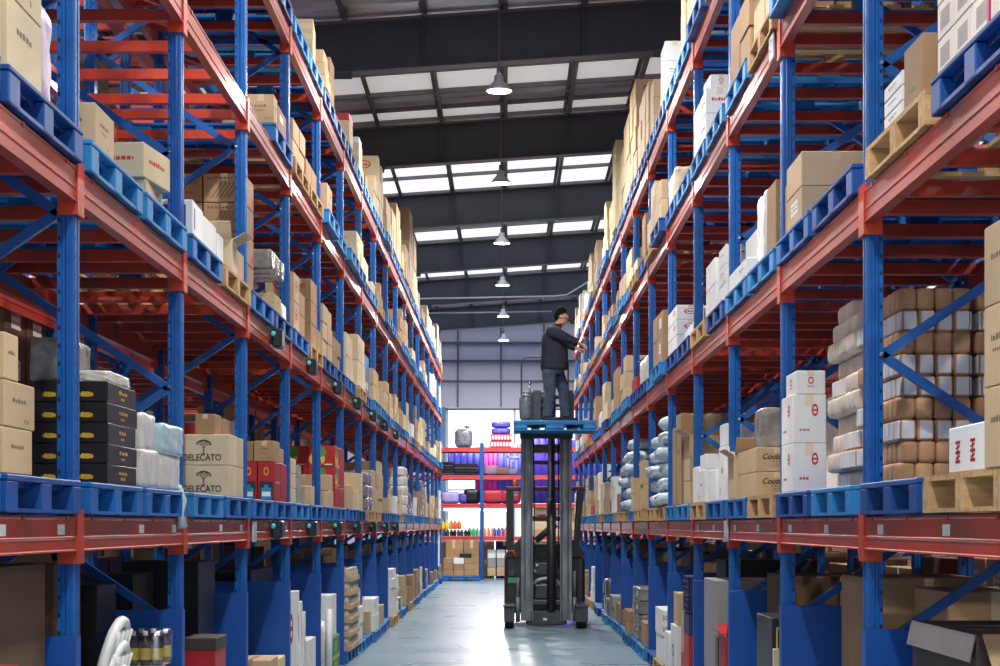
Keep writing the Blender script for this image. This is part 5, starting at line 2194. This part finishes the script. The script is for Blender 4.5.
    for sgn in (-1, 1):
        x, _, z = P(567.2, 316.4)
        eye = MB()
        eye.lathe([(0, .009), (.007, .006), (.01, 0), (.007, -.006), (0, -.009)], (x - .012, sgn * .034, z), 8)
        eye.build('eye', M_HAIR, root)
        eb = MB()
        eb.tube([(x - .028, sgn * .058, z + .014), (x - .008, sgn * .04, z + .021), (x, sgn * .016, z + .017)], .006, 5)
        eb.build('eyebrow', M_HAIR, root)
    mo = MB()
    x, _, z = P(567.1, 322.0)
    mo.tube([(x - .022, -.024, z), (x - .006, 0, z + .002), (x - .022, .024, z)], .006, 6)
    mo.build('mouth', mat('lips', (150, 84, 76), .5), root)


# ------------------------------------------------------------------ far end of the aisle
def build_far_end():
    Y0 = 49.6
    pink = mat('end_beam_red', (206, 72, 74), .4, var=.12)
    root = tag(empty('display_rack', (-.71, Y0, 0)), 'red and blue shelving rack standing across the far end of the aisle', 'rack')
    xs = (-3.1, -.71, 1.69, 4.1)
    zs = (1.1, 2.02, 2.82, 3.6)
    pm = MB()
    pm.prism([(-.05, -.04), (.05, -.04), (.05, .04), (.02, .04), (.02, .03), (-.02, .03), (-.02, .04), (-.05, .04)], 2, 0, 3.85)
    pmm = pm.mesh('post', M_BLUE)
    for x in xs:
        for dy in (0, 1.0):
            link('post', pmm, root, (x + .71, dy, 0))
    for i in range(3):
        for z in zs:
            for dy in (-.05, 1.0):
                mb = MB()
                mb.prism([(dy, z), (dy + .05, z), (dy + .05, z + .12), (dy, z + .12), (dy, z + .075), (dy + .008, z + .07), (dy + .008, z + .055), (dy, z + .05)], 0, xs[i] + .71 + .05, xs[i + 1] + .71 - .05)
                mb.build('shelf_beam', pink, root)
            mb = MB()
            mb.box(xs[i] + .71 + .06, xs[i + 1] + .71 - .06, .0, 1.0, z + .1, z + .122)
            mb.build('shelf_panel', M_PM if z > 1.5 else M_WHITE, root)

    def at(px, y, Y=Y0):
        return W(px, y, Y)

    def thing(name, mb, m, label, cat, group=None):
        return tag(mb.build(name, m), label, cat, group)
    # on the top shelf
    mb = MB()
    x0, z = at(455, 444)
    zt = zs[3] + .124
    mb.roundbox(.24, .26, .27, 4, 10, .05, 3, (-1.23, 50.0, zt + .27))
    b = thing('refuse_sack', mb, mat('sack_grey', (134, 134, 142), .35, rgb2=(100, 100, 110), bump=.6, scale=7), 'grey knotted sack on the top shelf against the bright doorway', 'sack')
    mb = MB()
    mb.lathe([(.05, 0), (.035, .05), (.09, .11), (.07, .13), (0, .09)], (-1.13, 50.0, zt + .5), 10)
    mb.build('knot', MATS['sack_grey'], b)
    purple = mat('bag_violet', (108, 98, 200), .4, rgb2=(84, 80, 180), bump=.4)
    rose = mat('crate_rose', (196, 60, 92), .4, var=.15)
    zz = zt
    for k in range(2):
        mb = MB()
        mb.bevbox(-.3, .3, -.3, .3, 0, .19, .02)
        for i in range(7):
            mb.box(-.27 + i * .085, -.21 + i * .085, -.303, -.3, .04, .15, 1)
        o = mb.build('rose_crate', [rose, M_STICK])
        o.location = (-.18 + .02 * k, 50.0, zz)
        tag(o, '%s rose crate below violet bags on the top shelf' % ('lower', 'upper')[k], 'crate', 'rose crates')
        zz += .192
    for k in range(2):
        mb = MB()
        mb.roundbox(.27, .25, .09, 4, 8, .03, k, (-.17, 50.0, zz + .09))
        thing('violet_bag', mb, purple, '%s violet bag on rose crates on the top shelf' % ('lower', 'upper')[k], 'bag', 'violet bags')
        zz += .185
    # second shelf from the top: dark cases and cloth bundles
    z2 = zs[2] + .124
    for i, (px, w, h, n) in enumerate(((446, .2, .07, 5), (466, .32, .075, 4))):
        x = at(px, 470)[0]
        for k in range(n):
            mb = MB()
            mb.bevbox(x - w, x + w, 49.65, 50.4, z2 + k * (h + .006), z2 + k * (h + .006) + h, .015)
            mb.bevbox(x - .05, x + .05, 49.63, 49.65, z2 + k * (h + .006) + .02, z2 + k * (h + .006) + .05, .004)
            thing('dark_case', mb, M_BLACKC if (i + k) % 3 else M_DARK, '%s up of %s dark flat cases, second shelf from top, end rack' % (ORD[k + 1], ('the narrow', 'the wide')[i]), 'case', 'dark cases on the end rack')
    for i, (px, w, h, m, nm) in enumerate(((491, .22, .3, mat('cloth_mauve', (150, 112, 140), .7), 'mauve'), (502, .24, .24, mat('cloth_brown', (126, 84, 84), .7), 'brown'), (513, .16, .2, mat('cloth_grey', (120, 110, 130), .7), 'grey'))):
        x = at(px, 470)[0]
        mb = MB()
        mb.roundbox(w, .3, h / 2, 5, 8, .03, i, (x, 50.0, z2 + h / 2))
        thing('cloth_bundle', mb, m, '%s cloth bundle on the second shelf of the end rack' % nm, 'bundle')
    # third shelf
    z1 = zs[1] + .124
    for i, (px, w, h, m, nm) in enumerate(((450, .26, .34, mat('bag_pale_violet', (176, 160, 214), .5), 'pale violet'), (463, .12, .3, mat('bag_deep_violet', (92, 80, 180), .5), 'deep violet'), (472, .24, .42, M_BLACKC, 'black'), (493, .32, .4, mat('bag_crimson', (176, 40, 62), .5), 'crimson'), (510, .3, .4, mat('bag_crimson2', (160, 36, 66), .5), 'dark crimson'))):
        x = at(px, 500)[0]
        mb = MB()
        mb.roundbox(w, .32, h / 2, 5, 8, .03, i + 5, (x, 50.05, z1 + h / 2))
        thing('cloth_sack', mb, m, '%s sack on the third shelf of the end rack' % nm, 'sack')
    # fourth shelf: bottles and packs in bright colours
    z0 = zs[0] + .124
    bt = MB()
    bt.lathe([(0, 0), (.05, 0), (.055, .02), (.055, .17), (.025, .22), (.022, .25), (0, .25)], n=10)
    cols = [('yellow', (238, 206, 60)), ('orange', (232, 120, 46)), ('green', (60, 176, 110)), ('blue', (62, 84, 180)), ('white', (226, 228, 230))]
    bm = {n: bt.mesh('detergent_bottle', mat('bottle_' + n, c, .3, var=.08)) for n, c in cols}
    seq = [('yellow', 446, 4), ('orange', 454.5, 5), ('green', 473, 6), ('white', 481.5, 2), ('orange', 487.5, 3), ('white', 491, 2), ('blue', 498, 5), ('orange', 505, 2)]
    for nm, px, k in seq:
        for i in range(k):
            x = at(px, 530)[0] + (i % 3) * .115 - .1
            yy = 49.7 + (i // 3) * .14
            zb = z0 + (.2 if nm in ('yellow',) or (nm == 'orange' and px < 460) else 0)
            o = link('detergent_bottle', bm[nm], None, (x, yy, zb))
            tag(o, '%s %s bottle along, %s row, %s on the end rack' % (ORD[i % 3 + 1], nm, ('front', 'rear')[i // 3], ('at the near end' if px < 470 else 'past the blue post' if px > 484 else 'beside the blue post')), 'bottle', '%s bottles on the end rack' % nm)
    for i in range(4):
        x = -1.72 + i * .2
        mb = MB()
        for a in range(2):
            for b_ in range(2):
                mb.lathe([(0, 0), (.045, 0), (.048, .12), (.03, .17), (.02, .19), (0, .19)], (x - .048 + a * .096, 49.68 + b_ * .1, z0), 8)
        thing('bottle_pack', mb, M_BLACKC if i % 2 else M_DGREY, '%s small dark bottle pack along, below the yellow and orange bottles' % ORD[i + 1], 'bottle pack', 'dark bottle packs on the end rack')
    # pale shelf level lower down, beyond the post
    for k in range(3):
        for i in range(5):
            mb = MB()
            mb.bevbox(-.55 + i * .26, -.32 + i * .26, 49.75, 50.3, .1 + k * .25, .34 + k * .25, .01)
            c = (M_TAN if k < 1 else M_WHITE if k == 2 else M_GREY)
            thing('end_carton', mb, c, '%s carton %s up, %s along, under the end rack past the blue post' % (('tan', 'grey', 'white')[k], ORD[k + 1], ORD[i + 1]), 'carton', 'cartons under the end rack')
    PALS_extra = MB()
    for i, (px0, px1, y, Yt) in enumerate(((484, 508, 510.5, 50.7), (444, 480, 509.5, 50.7), (484, 508, 496.5, 50.9))):
        xa, z = W(px0, y, Yt)
        xb, _ = W(px1, y, Yt)
        mb = MB()
        ox, oy = -.71, Y0
        mb.tube([(xa - ox, Yt - oy, z), (xb - ox, Yt - oy, z)], .035, 10)
        o = tag(mb.build('tube_lamp', emit('tube_glow', (250, 244, 255), 9), root), 'glowing white tube lamp')
        mb = MB()
        mb.box(xa - ox, xb - ox, Yt - oy + .03, Yt - oy + .08, z + .0, z + .07)
        mb.build('batten', M_STICK, o)
    mb = MB()  # violet tube added only to tint the far end with its glow
    mb.tube([(1.62 + .71, -.1, 1.4), (1.62 + .71, -.1, 3.9)], .03, 10)
    tag(mb.build('tube_lamp', emit('added_glow_violet', (104, 70, 255), 22), root), 'added violet glow tube on the rear post')
    # pallet of brown cartons standing in front of the end rack
    def simple_pallet(x0, x1, y0, y1, z0, m):
        o = empty('plastic_pallet', ((x0 + x1) / 2, (y0 + y1) / 2, z0))
        w, l = (x1 - x0) / 2, (y1 - y0) / 2
        d = MB()
        d.bevbox(-w, w, -l, l, .1, .145, .008)
        for i in range(6):
            yy = -l + .03 + i * (2 * l - .06) / 5
            d.box(-w + .005, w - .005, yy - .01, yy + .01, .085, .1)
        d.build('deck', m, o)
        for xx in (-w + .1, 0, w - .1):
            r = MB()
            for yy in (-l + .1, 0, l - .1):
                r.bevbox(xx - .1, xx + .1, yy - .1, yy + .1, .012, .1, .02)
            r.box(xx - .09, xx + .09, -l + .01, l - .01, 0, .014)
            r.build('runner', m, o)
        return o
    p = simple_pallet(-1.78, -.74, 48.3, 49.35, 0, M_PM)
    tag(p, 'blue plastic pallet under brown cartons at the far end of the aisle', 'pallet')
    zb = .147
    rows = [(('kraft', .28), ('kraft', .28), ('kraft', .4)), (('kraft', .28), ('kraft', .28), ('kraft', .4)), (('kraft', .28), ('white', .28), ('kraft', .4))]
    rowz = .16
    for k, row in enumerate(rows):
        x = -1.76
        for i, (st, w) in enumerate(row):
            mb = MB()
            mb.bevbox(x, x + w, 48.34, 48.8, zb + k * (rowz + .004), zb + k * (rowz + .004) + rowz, .008)
            thing('end_carton', mb, STYLE[st][0], '%s carton %s up, %s across, low stack on the far pallet' % (('brown' if st == 'kraft' else 'white'), ORD[k + 1], ORD[i + 1]), 'carton', 'low cartons on the far pallet')
            x += w + .012
    zk = zb + 3 * (rowz + .004)
    mb = MB()
    mb.bevbox(-1.3, -.98, 48.34, 48.8, zk, zk + .12, .008)
    thing('end_carton', mb, M_BLACKC, 'black carton lying on the low stack of the far pallet', 'carton')
    for i, (x0, x1, h) in enumerate(((-1.7, -1.22, .98), (-1.2, -.78, .98))):
        mb = MB()
        mb.bevbox(x0, x1, 48.84, 49.3, zb, zb + h, .008)
        mb.box(x0 + .18, x0 + .26, 48.838, 48.84, zb + h * .76, zb + h, 1)
        thing('end_carton', mb, [M_KRAFT, M_TAPE], 'tall brown carton at the back of the far pallet, %s one from the film roll' % ORD[i + 1], 'carton')
    mb = MB()
    mb.roundbox(.1, .1, .8, 6, 10, .05, 2, (-1.93, 47.9, .8))
    thing('film_curtain', mb, M_WRAP, 'tall white film-wrapped roll leaning at the end of the rack', 'roll')
    # coloured hangings behind the end rack
    for i, (px0, px1, y0, y1, c, nm) in enumerate(((448, 480, 449, 476, (80, 84, 206), 'blue'), (475, 497, 447, 492, (226, 60, 176), 'magenta'), (497, 530, 444, 492, (86, 92, 212), 'bright blue'), (528, 562, 430, 500, (92, 70, 206), 'violet'), (560, 602, 440, 500, (80, 72, 210), 'indigo'))):
        Yb = 51.6 + .25 * i
        xa, zb_ = W(px0, y1, Yb)
        xb, zt_ = W(px1, y0, Yb)
        mb = MB()
        n = 24
        vs, fs = [], []
        for j in range(n + 1):
            x = xa + (xb - xa) * j / n
            for z in (zb_ - .1, zt_):
                for dy in (0, .012):
                    vs.append((x, Yb + .04 * math.sin(j * 1.3 + z) + dy, z))
        for j in range(n):
            a, b_ = 4 * j, 4 * j + 4
            fs += [(a, b_, b_ + 2, a + 2), (a + 1, a + 3, b_ + 3, b_ + 1), (a + 2, b_ + 2, b_ + 3, a + 3), (a, a + 1, b_ + 1, b_)]
        fs += [(0, 2, 3, 1), (4 * n, 4 * n + 1, 4 * n + 3, 4 * n + 2)]
        mb.add(vs, fs, 0, True)
        thing('hanging_banner', mb, mat('banner_' + nm.replace(' ', '_'), c, .6, var=.1), '%s fabric hanging behind the end rack' % nm, 'banner')
    # the white marks on the bright blue hanging: an outlined square with strokes
    mb = MB()
    Yb = 52.02
    x0, z0_ = W(507, 475, Yb)
    x1, z1_ = W(520, 456, Yb)
    t = .05
    for a, b_, c, d in ((x0, x1, z1_ - t, z1_), (x0, x0 + t, z0_, z1_), (x0, x1 - .1, z0_, z0_ + t), (x0 + .1, x0 + .14, z0_ + .1, z1_ - .12), (x0 + .14, x0 + .2, z1_ - .16, z1_ - .12), (x0 + .26, x0 + .3, z0_ + .1, z1_ - .12)):
        mb.box(a, b_, Yb, Yb + .02, c, d)
    tag(mb.build('wall_sign', M_STICK), 'white outlined sign on the bright blue hanging at the far end', 'sign')
    # a row of goods on the floor behind the end rack
    names = ('first', 'second', 'third', 'fourth', 'fifth', 'sixth', 'seventh', 'eighth')
    cols2 = (('tan', M_TAN), ('grey', M_GREY), ('brown', M_KRAFT), ('navy', M_NAVY), ('white', M_WHITE), ('tan', M_TAN), ('brown', M_DKRAFT), ('navy', M_NAVY))
    for i in range(8):
        nm, m = cols2[i]
        for k in range(2):
            mb = MB()
            x0 = -1.95 + i * .54
            mb.bevbox(x0, x0 + .5, 51.0, 51.45, .005 + k * .54, .54 + k * .54, .012)
            mb.box(x0 + .22, x0 + .28, 50.998, 51.0, .4 + k * .54, .54 + k * .54, 1)
            thing('end_carton', mb, [m, M_TAPE], '%s carton, %s, %s from the blue column, row behind end rack' % (nm, ('lower', 'upper')[k], names[i]), 'carton', 'cartons in the row behind the end rack')
    # goods seen through the truck mast
    for k in range(4):
        for i in range(3):
            mb = MB()
            x = .75 + i * .42
            mb.bevbox(x, x + .38, 49.7, 50.3, zs[0] + .124 + k * .2, zs[0] + .32 + k * .2, .01)
            thing('end_carton', mb, M_TAN if (i + k) % 2 else M_KRAFT, '%s carton seen between mast rails, %s up, %s across' % ('tan' if (i + k) % 2 else 'brown', ORD[k + 1], ORD[i + 1]), 'carton', 'cartons seen through the truck mast')


# ------------------------------------------------------------------ things on the floor and odd pieces
def build_odds():
    # stacked white garden chairs beside the first upright
    def chair(z):
        o = empty('plastic_chair', (-2.06, 8.05, z), 3.16)
        s = MB()
        s.bevbox(-.22, .22, -.22, .22, .4, .425, .01)
        s.build('seat', M_PLASW, o)
        b = MB()
        n = 10
        for j in range(4):          # curved back slats and the rim
            u = (-.15, -.05, .05, .15)[j]
            pts = [(-.2 - .035 * t * 4 * .25 - .06 * t, u * (1 - .1 * t), .42 + .42 * t) for t in (0, .25, .5, .75, 1)]
            b.tube(pts, [.03, .027, .025, .025, .03], 8)
        pts = []
        for i in range(13):
            a = math.pi * i / 12
            pts.append((-.2 - .1 * math.sin(a) ** .5, -.22 * math.cos(a), .42 + .46 * math.sin(a) ** .45))
        b.tube(pts, .026, 8)
        b.build('backrest', M_PLASW, o)
        for sx in (-1, 1):
            for sy in (-1, 1):
                l = MB()
                l.tube([(sx * .2, sy * .2, .41), (sx * .24, sy * .24, 0)], [.028, .02], 8)
                l.build('leg', M_PLASW, o)
            a = MB()
            a.tube([(-.22, sx * .23, .62), (.0, sx * .26, .63), (.17, sx * .25, .6), (.2, sx * .22, .42)], .022, 8)
            a.build('armrest', M_PLASW, o)
        return o
    for k, nm in enumerate(('lowest', 'middle', 'topmost')):
        tag(chair(.11 * k), '%s of the stacked white plastic chairs on the floor' % nm, 'chair', 'stacked white chairs')
    # film-wrapped bottle packs
    film = bpy.data.materials.new('clear_film')
    film.use_nodes = True
    nt = film.node_tree
    nt.nodes.remove(nt.nodes['Principled BSDF'])
    tr, gl, mx = nt.nodes.new('ShaderNodeBsdfTransparent'), nt.nodes.new('ShaderNodeBsdfGlossy'), nt.nodes.new('ShaderNodeMixShader')
    gl.inputs['Roughness'].default_value = .15
    mx.inputs[0].default_value = .3
    nt.links.new(tr.outputs[0], mx.inputs[1])
    nt.links.new(gl.outputs[0], mx.inputs[2])
    nt.links.new(mx.outputs[0], nt.nodes['Material Output'].inputs['Surface'])
    dark = mat('bottle_dark', (52, 48, 40), .2, var=.2)
    lab = mat('bottle_label_yellow', (222, 196, 60), .5)
    bt = MB()
    bt.lathe([(0, 0), (.028, 0), (.03, .01), (.03, .11), (.013, .145), (.012, .165)], n=10)
    bt.lathe([(.0305, .03), (.0305, .09)], n=10, mi=1)
    bt.lathe([(.014, .155), (.014, .178), (0, .178)], n=8, mi=2)
    bme = bt.mesh('bottle', [dark, lab, M_STICK])
    for k in range(5):
        z = .005 + k * .2
        o = empty('bottle_pack', (-1.915, 9.28, z))
        f = MB()
        f.roundbox(.133, .152, .096, 9, 8, .006, k, (0, 0, .096))
        f.build('film', film, o)
        for i in range(4):
            for j in range(4):
                if i > 0 and j > 0 and i < 3:
                    continue
                link('bottle', bme, o, (-.094 + .0627 * j, -.105 + .07 * i, .005))
        t = MB()
        t.box(-.12, .12, -.135, .135, 0, .004)
        t.build('tray', M_TAN, o)
        tag(o, '%s clear wrapped bottle pack up from floor, stacked beside the white chairs' % ORD[k + 1], 'bottle pack', 'clear bottle packs')
    for X, Y, z, lab in ((1.588, 12.62, BEAM[1], 'pale plate on the first beam of the worker\'s rack, third bay'), (1.588, 10.42, BEAM[3], 'pale plate on the third beam of the worker\'s rack, third bay'), (-1.788, 12.33, BEAM[1], 'pale plate on the first beam of the rack behind worker, fourth bay')):
        sg = 1 if X > 0 else -1
        mb = MB()
        a, b = sorted((X - sg * .0, X - sg * .016))
        mb.bevbox(a, b, Y, Y + .16, z - .01, z + .14, .004)
        for zz in (.03, .1):
            c, d = sorted((X - sg * .016, X - sg * .02))
            mb.box(c, d, Y + .07, Y + .09, z + zz, z + zz + .02, 1)
        tag(mb.build('beam_plate', [mat('plate_grey', (176, 182, 184), .4, var=.12), M_ZINC]), lab, 'plate')
    # magenta strap on the cream cartons
    mb = MB()
    y0, y1 = 5.75, 5.775
    z0, z1 = DECK[2], DECK[2] + .675
    for a, b, c, d in ((1.572, 1.579, z0, z1 + .004), (1.572, 2.09, z1, z1 + .004)):
        mb.box(a, b, y0, y1, c, d)
    tag(mb.build('packing_strap', M_STRAP), 'magenta strap tied around the cream printed cartons', 'strap')
    # a torn film tail hanging over the beam below the pale blue bundle
    mb = MB()
    mb.tube([(-1.775, 9.55, DECK[1] + .03), (-1.772, 9.6, DECK[1] - .05), (-1.774, 9.57, DECK[1] - .12), (-1.77, 9.6, DECK[1] - .19)], [.012, .03, .018, .034], 8)
    tag(mb.build('film_tail', M_WRAPB), 'torn pale film hanging over the pallet below pale blue bundle', 'plastic film')
    # white-print rear cartons stand on this red crate
    mb = MB()
    mb.bevbox(3.02, 3.5, 8.75, 10.2, .005, 1.185, .01)
    tag(mb.build('coloured_carton', M_REDC), 'red carton under small white cartons behind the right rack', 'coloured carton')
    # jar trays on the floor
    def jar_tray(x, y, z, col, i):
        o = empty('jar_tray', (x, y, z))
        t = MB()
        t.box(-.13, .13, -.17, .17, 0, .05)
        t.build('tray', M_TAN, o)
        for a in range(2):
            j = MB()
            for b in range(3):
                j.lathe([(0, .006), (.05, .006), (.052, .02), (.052, .11), (.04, .125), (.042, .127), (.042, .145), (0, .147)], (-.065 + .13 * a, -.11 + .11 * b, 0), 10, 0)
            j.build('jar_row', MATS['jar_cream'], o)
        return tag(o, 'tray of cream jars, %s up in %s column on floor of seventh bay' % (ORD[i + 1], col), 'tray', 'jar trays on the floor')
    mat('jar_cream', (196, 188, 170), .3, rgb2=(150, 140, 120), scale=12)
    for c, y in enumerate((19.75, 20.12, 20.5)):
        for k in range(6):
            jar_tray(-1.86, y, .144 + k * .153, ('near', 'middle', 'far')[c], k)
    # short white tubes standing near the green cartons
    for i in range(3):
        mb = MB()
        mb.tube([(-1.74 - .08 * i, 17.2 + .09 * i, .005), (-1.74 - .08 * i, 17.2 + .09 * i, .72 - .12 * i)], .035, 10)
        tag(mb.build('paper_tube', M_PLASW), '%s white tube standing on floor beside green cartons' % ('tallest', 'middle', 'shortest')[i], 'tube', 'white tubes')


# ------------------------------------------------------------------ camera, light, assembly
def setup():
    cam = bpy.data.cameras.new('camera')
    cam.sensor_width = 36
    cam.lens = F * 36 / 1000
    cam.shift_x = -7 / 1000
    cam.shift_y = 192 / 1000
    cam.clip_end = 300
    co = bpy.data.objects.new('camera', cam)
    COL.objects.link(co)
    co.location = (0, 0, EYE)
    co.rotation_euler = (math.pi / 2, 0, 0)
    S.camera = co
    w = bpy.data.worlds.new('world')
    S.world = w
    w.use_nodes = True
    bg = w.node_tree.nodes['Background']
    bg.inputs['Color'].default_value = (.86, .93, 1., 1)
    bg.inputs['Strength'].default_value = 2.4
    S.view_settings.view_transform = 'Standard'
    S.view_settings.look = 'None'
    S.view_settings.gamma = 1
    S.view_settings.exposure = -.3
    S.view_settings.use_curve_mapping = False
    S.cycles.use_denoising = True
    S.cycles.max_bounces = 12
    S.cycles.diffuse_bounces = 8
    S.cycles.sample_clamp_indirect = 6


setup()
build_shell()
for sd, nm in ((-1, 'long blue and red pallet rack behind the worker, black lens boxes along its beams'), (1, 'long blue and red pallet rack the worker reaches towards')):
    build_run('pallet_rack', nm, POSTX[sd], sd, py(sd, -1), NB[sd] + 1, -1)
for sd, nm in ((-1, 'second pallet rack standing back to back with the rack behind worker'), (1, "second pallet rack standing back to back with the worker's rack")):
    build_run('pallet_rack', nm, POSTX[sd] + 1.32, sd, py(sd, -1), 12, -1, near=False, panels=False)
for sd, nm in ((-1, 'third pallet rack beyond the next aisle, seen through the rack behind worker'), (1, "third pallet rack beyond the next aisle, seen through the worker's rack")):
    build_run('pallet_rack', nm, POSTX[sd] + 5.9, sd, py(sd, 4), 9, 4, near=False, panels=False)
goods()
REC[:] = [r for r in REC if not (r['rear'] and r['side'] == 1 and r['lvl'] == 0 and r['bay'] == 0 and r['z0'] < 1)]
REC[:] = [r for r in REC if not (r['side'] == -1 and r['lvl'] == 0 and r['bay'] == 5 and not r['rear'] and r['y0'] < 20.7)]
place_goods()
build_lamps()
build_sensors()
build_pipes()
build_truck()
# the pallet the worker stands on
ob = [o for o in S.objects if o.name.startswith('plastic_pallet') and o.type == 'EMPTY'][0]
wp = empty('plastic_pallet', (W(554.5, 425, 26.0)[0], 26.0, EYE + (525 - 432.3) * 26.0 / F))
d = MB()
d.bevbox(-.6, .6, -.5, .5, .105, .148, .008)
for i in range(7):
    d.box(-.58, .58, -.48 + i * .16 - .01, -.48 + i * .16 + .01, .09, .105)
d.build('deck', M_PL, wp)
for yy in (-.42, 0, .42):
    r = MB()
    for xx in (-.5, 0, .5):
        r.bevbox(xx - (.1 if xx else .14), xx + (.1 if xx else .14), yy - .07, yy + .07, .012, .1, .02)
    r.box(-.6, .6, yy - .065, yy + .065, 0, .016)
    r.build('runner', M_PL, wp)
tag(wp, 'light blue plastic pallet raised on the truck forks under the worker', 'pallet')
build_worker()
build_far_end()
build_odds()
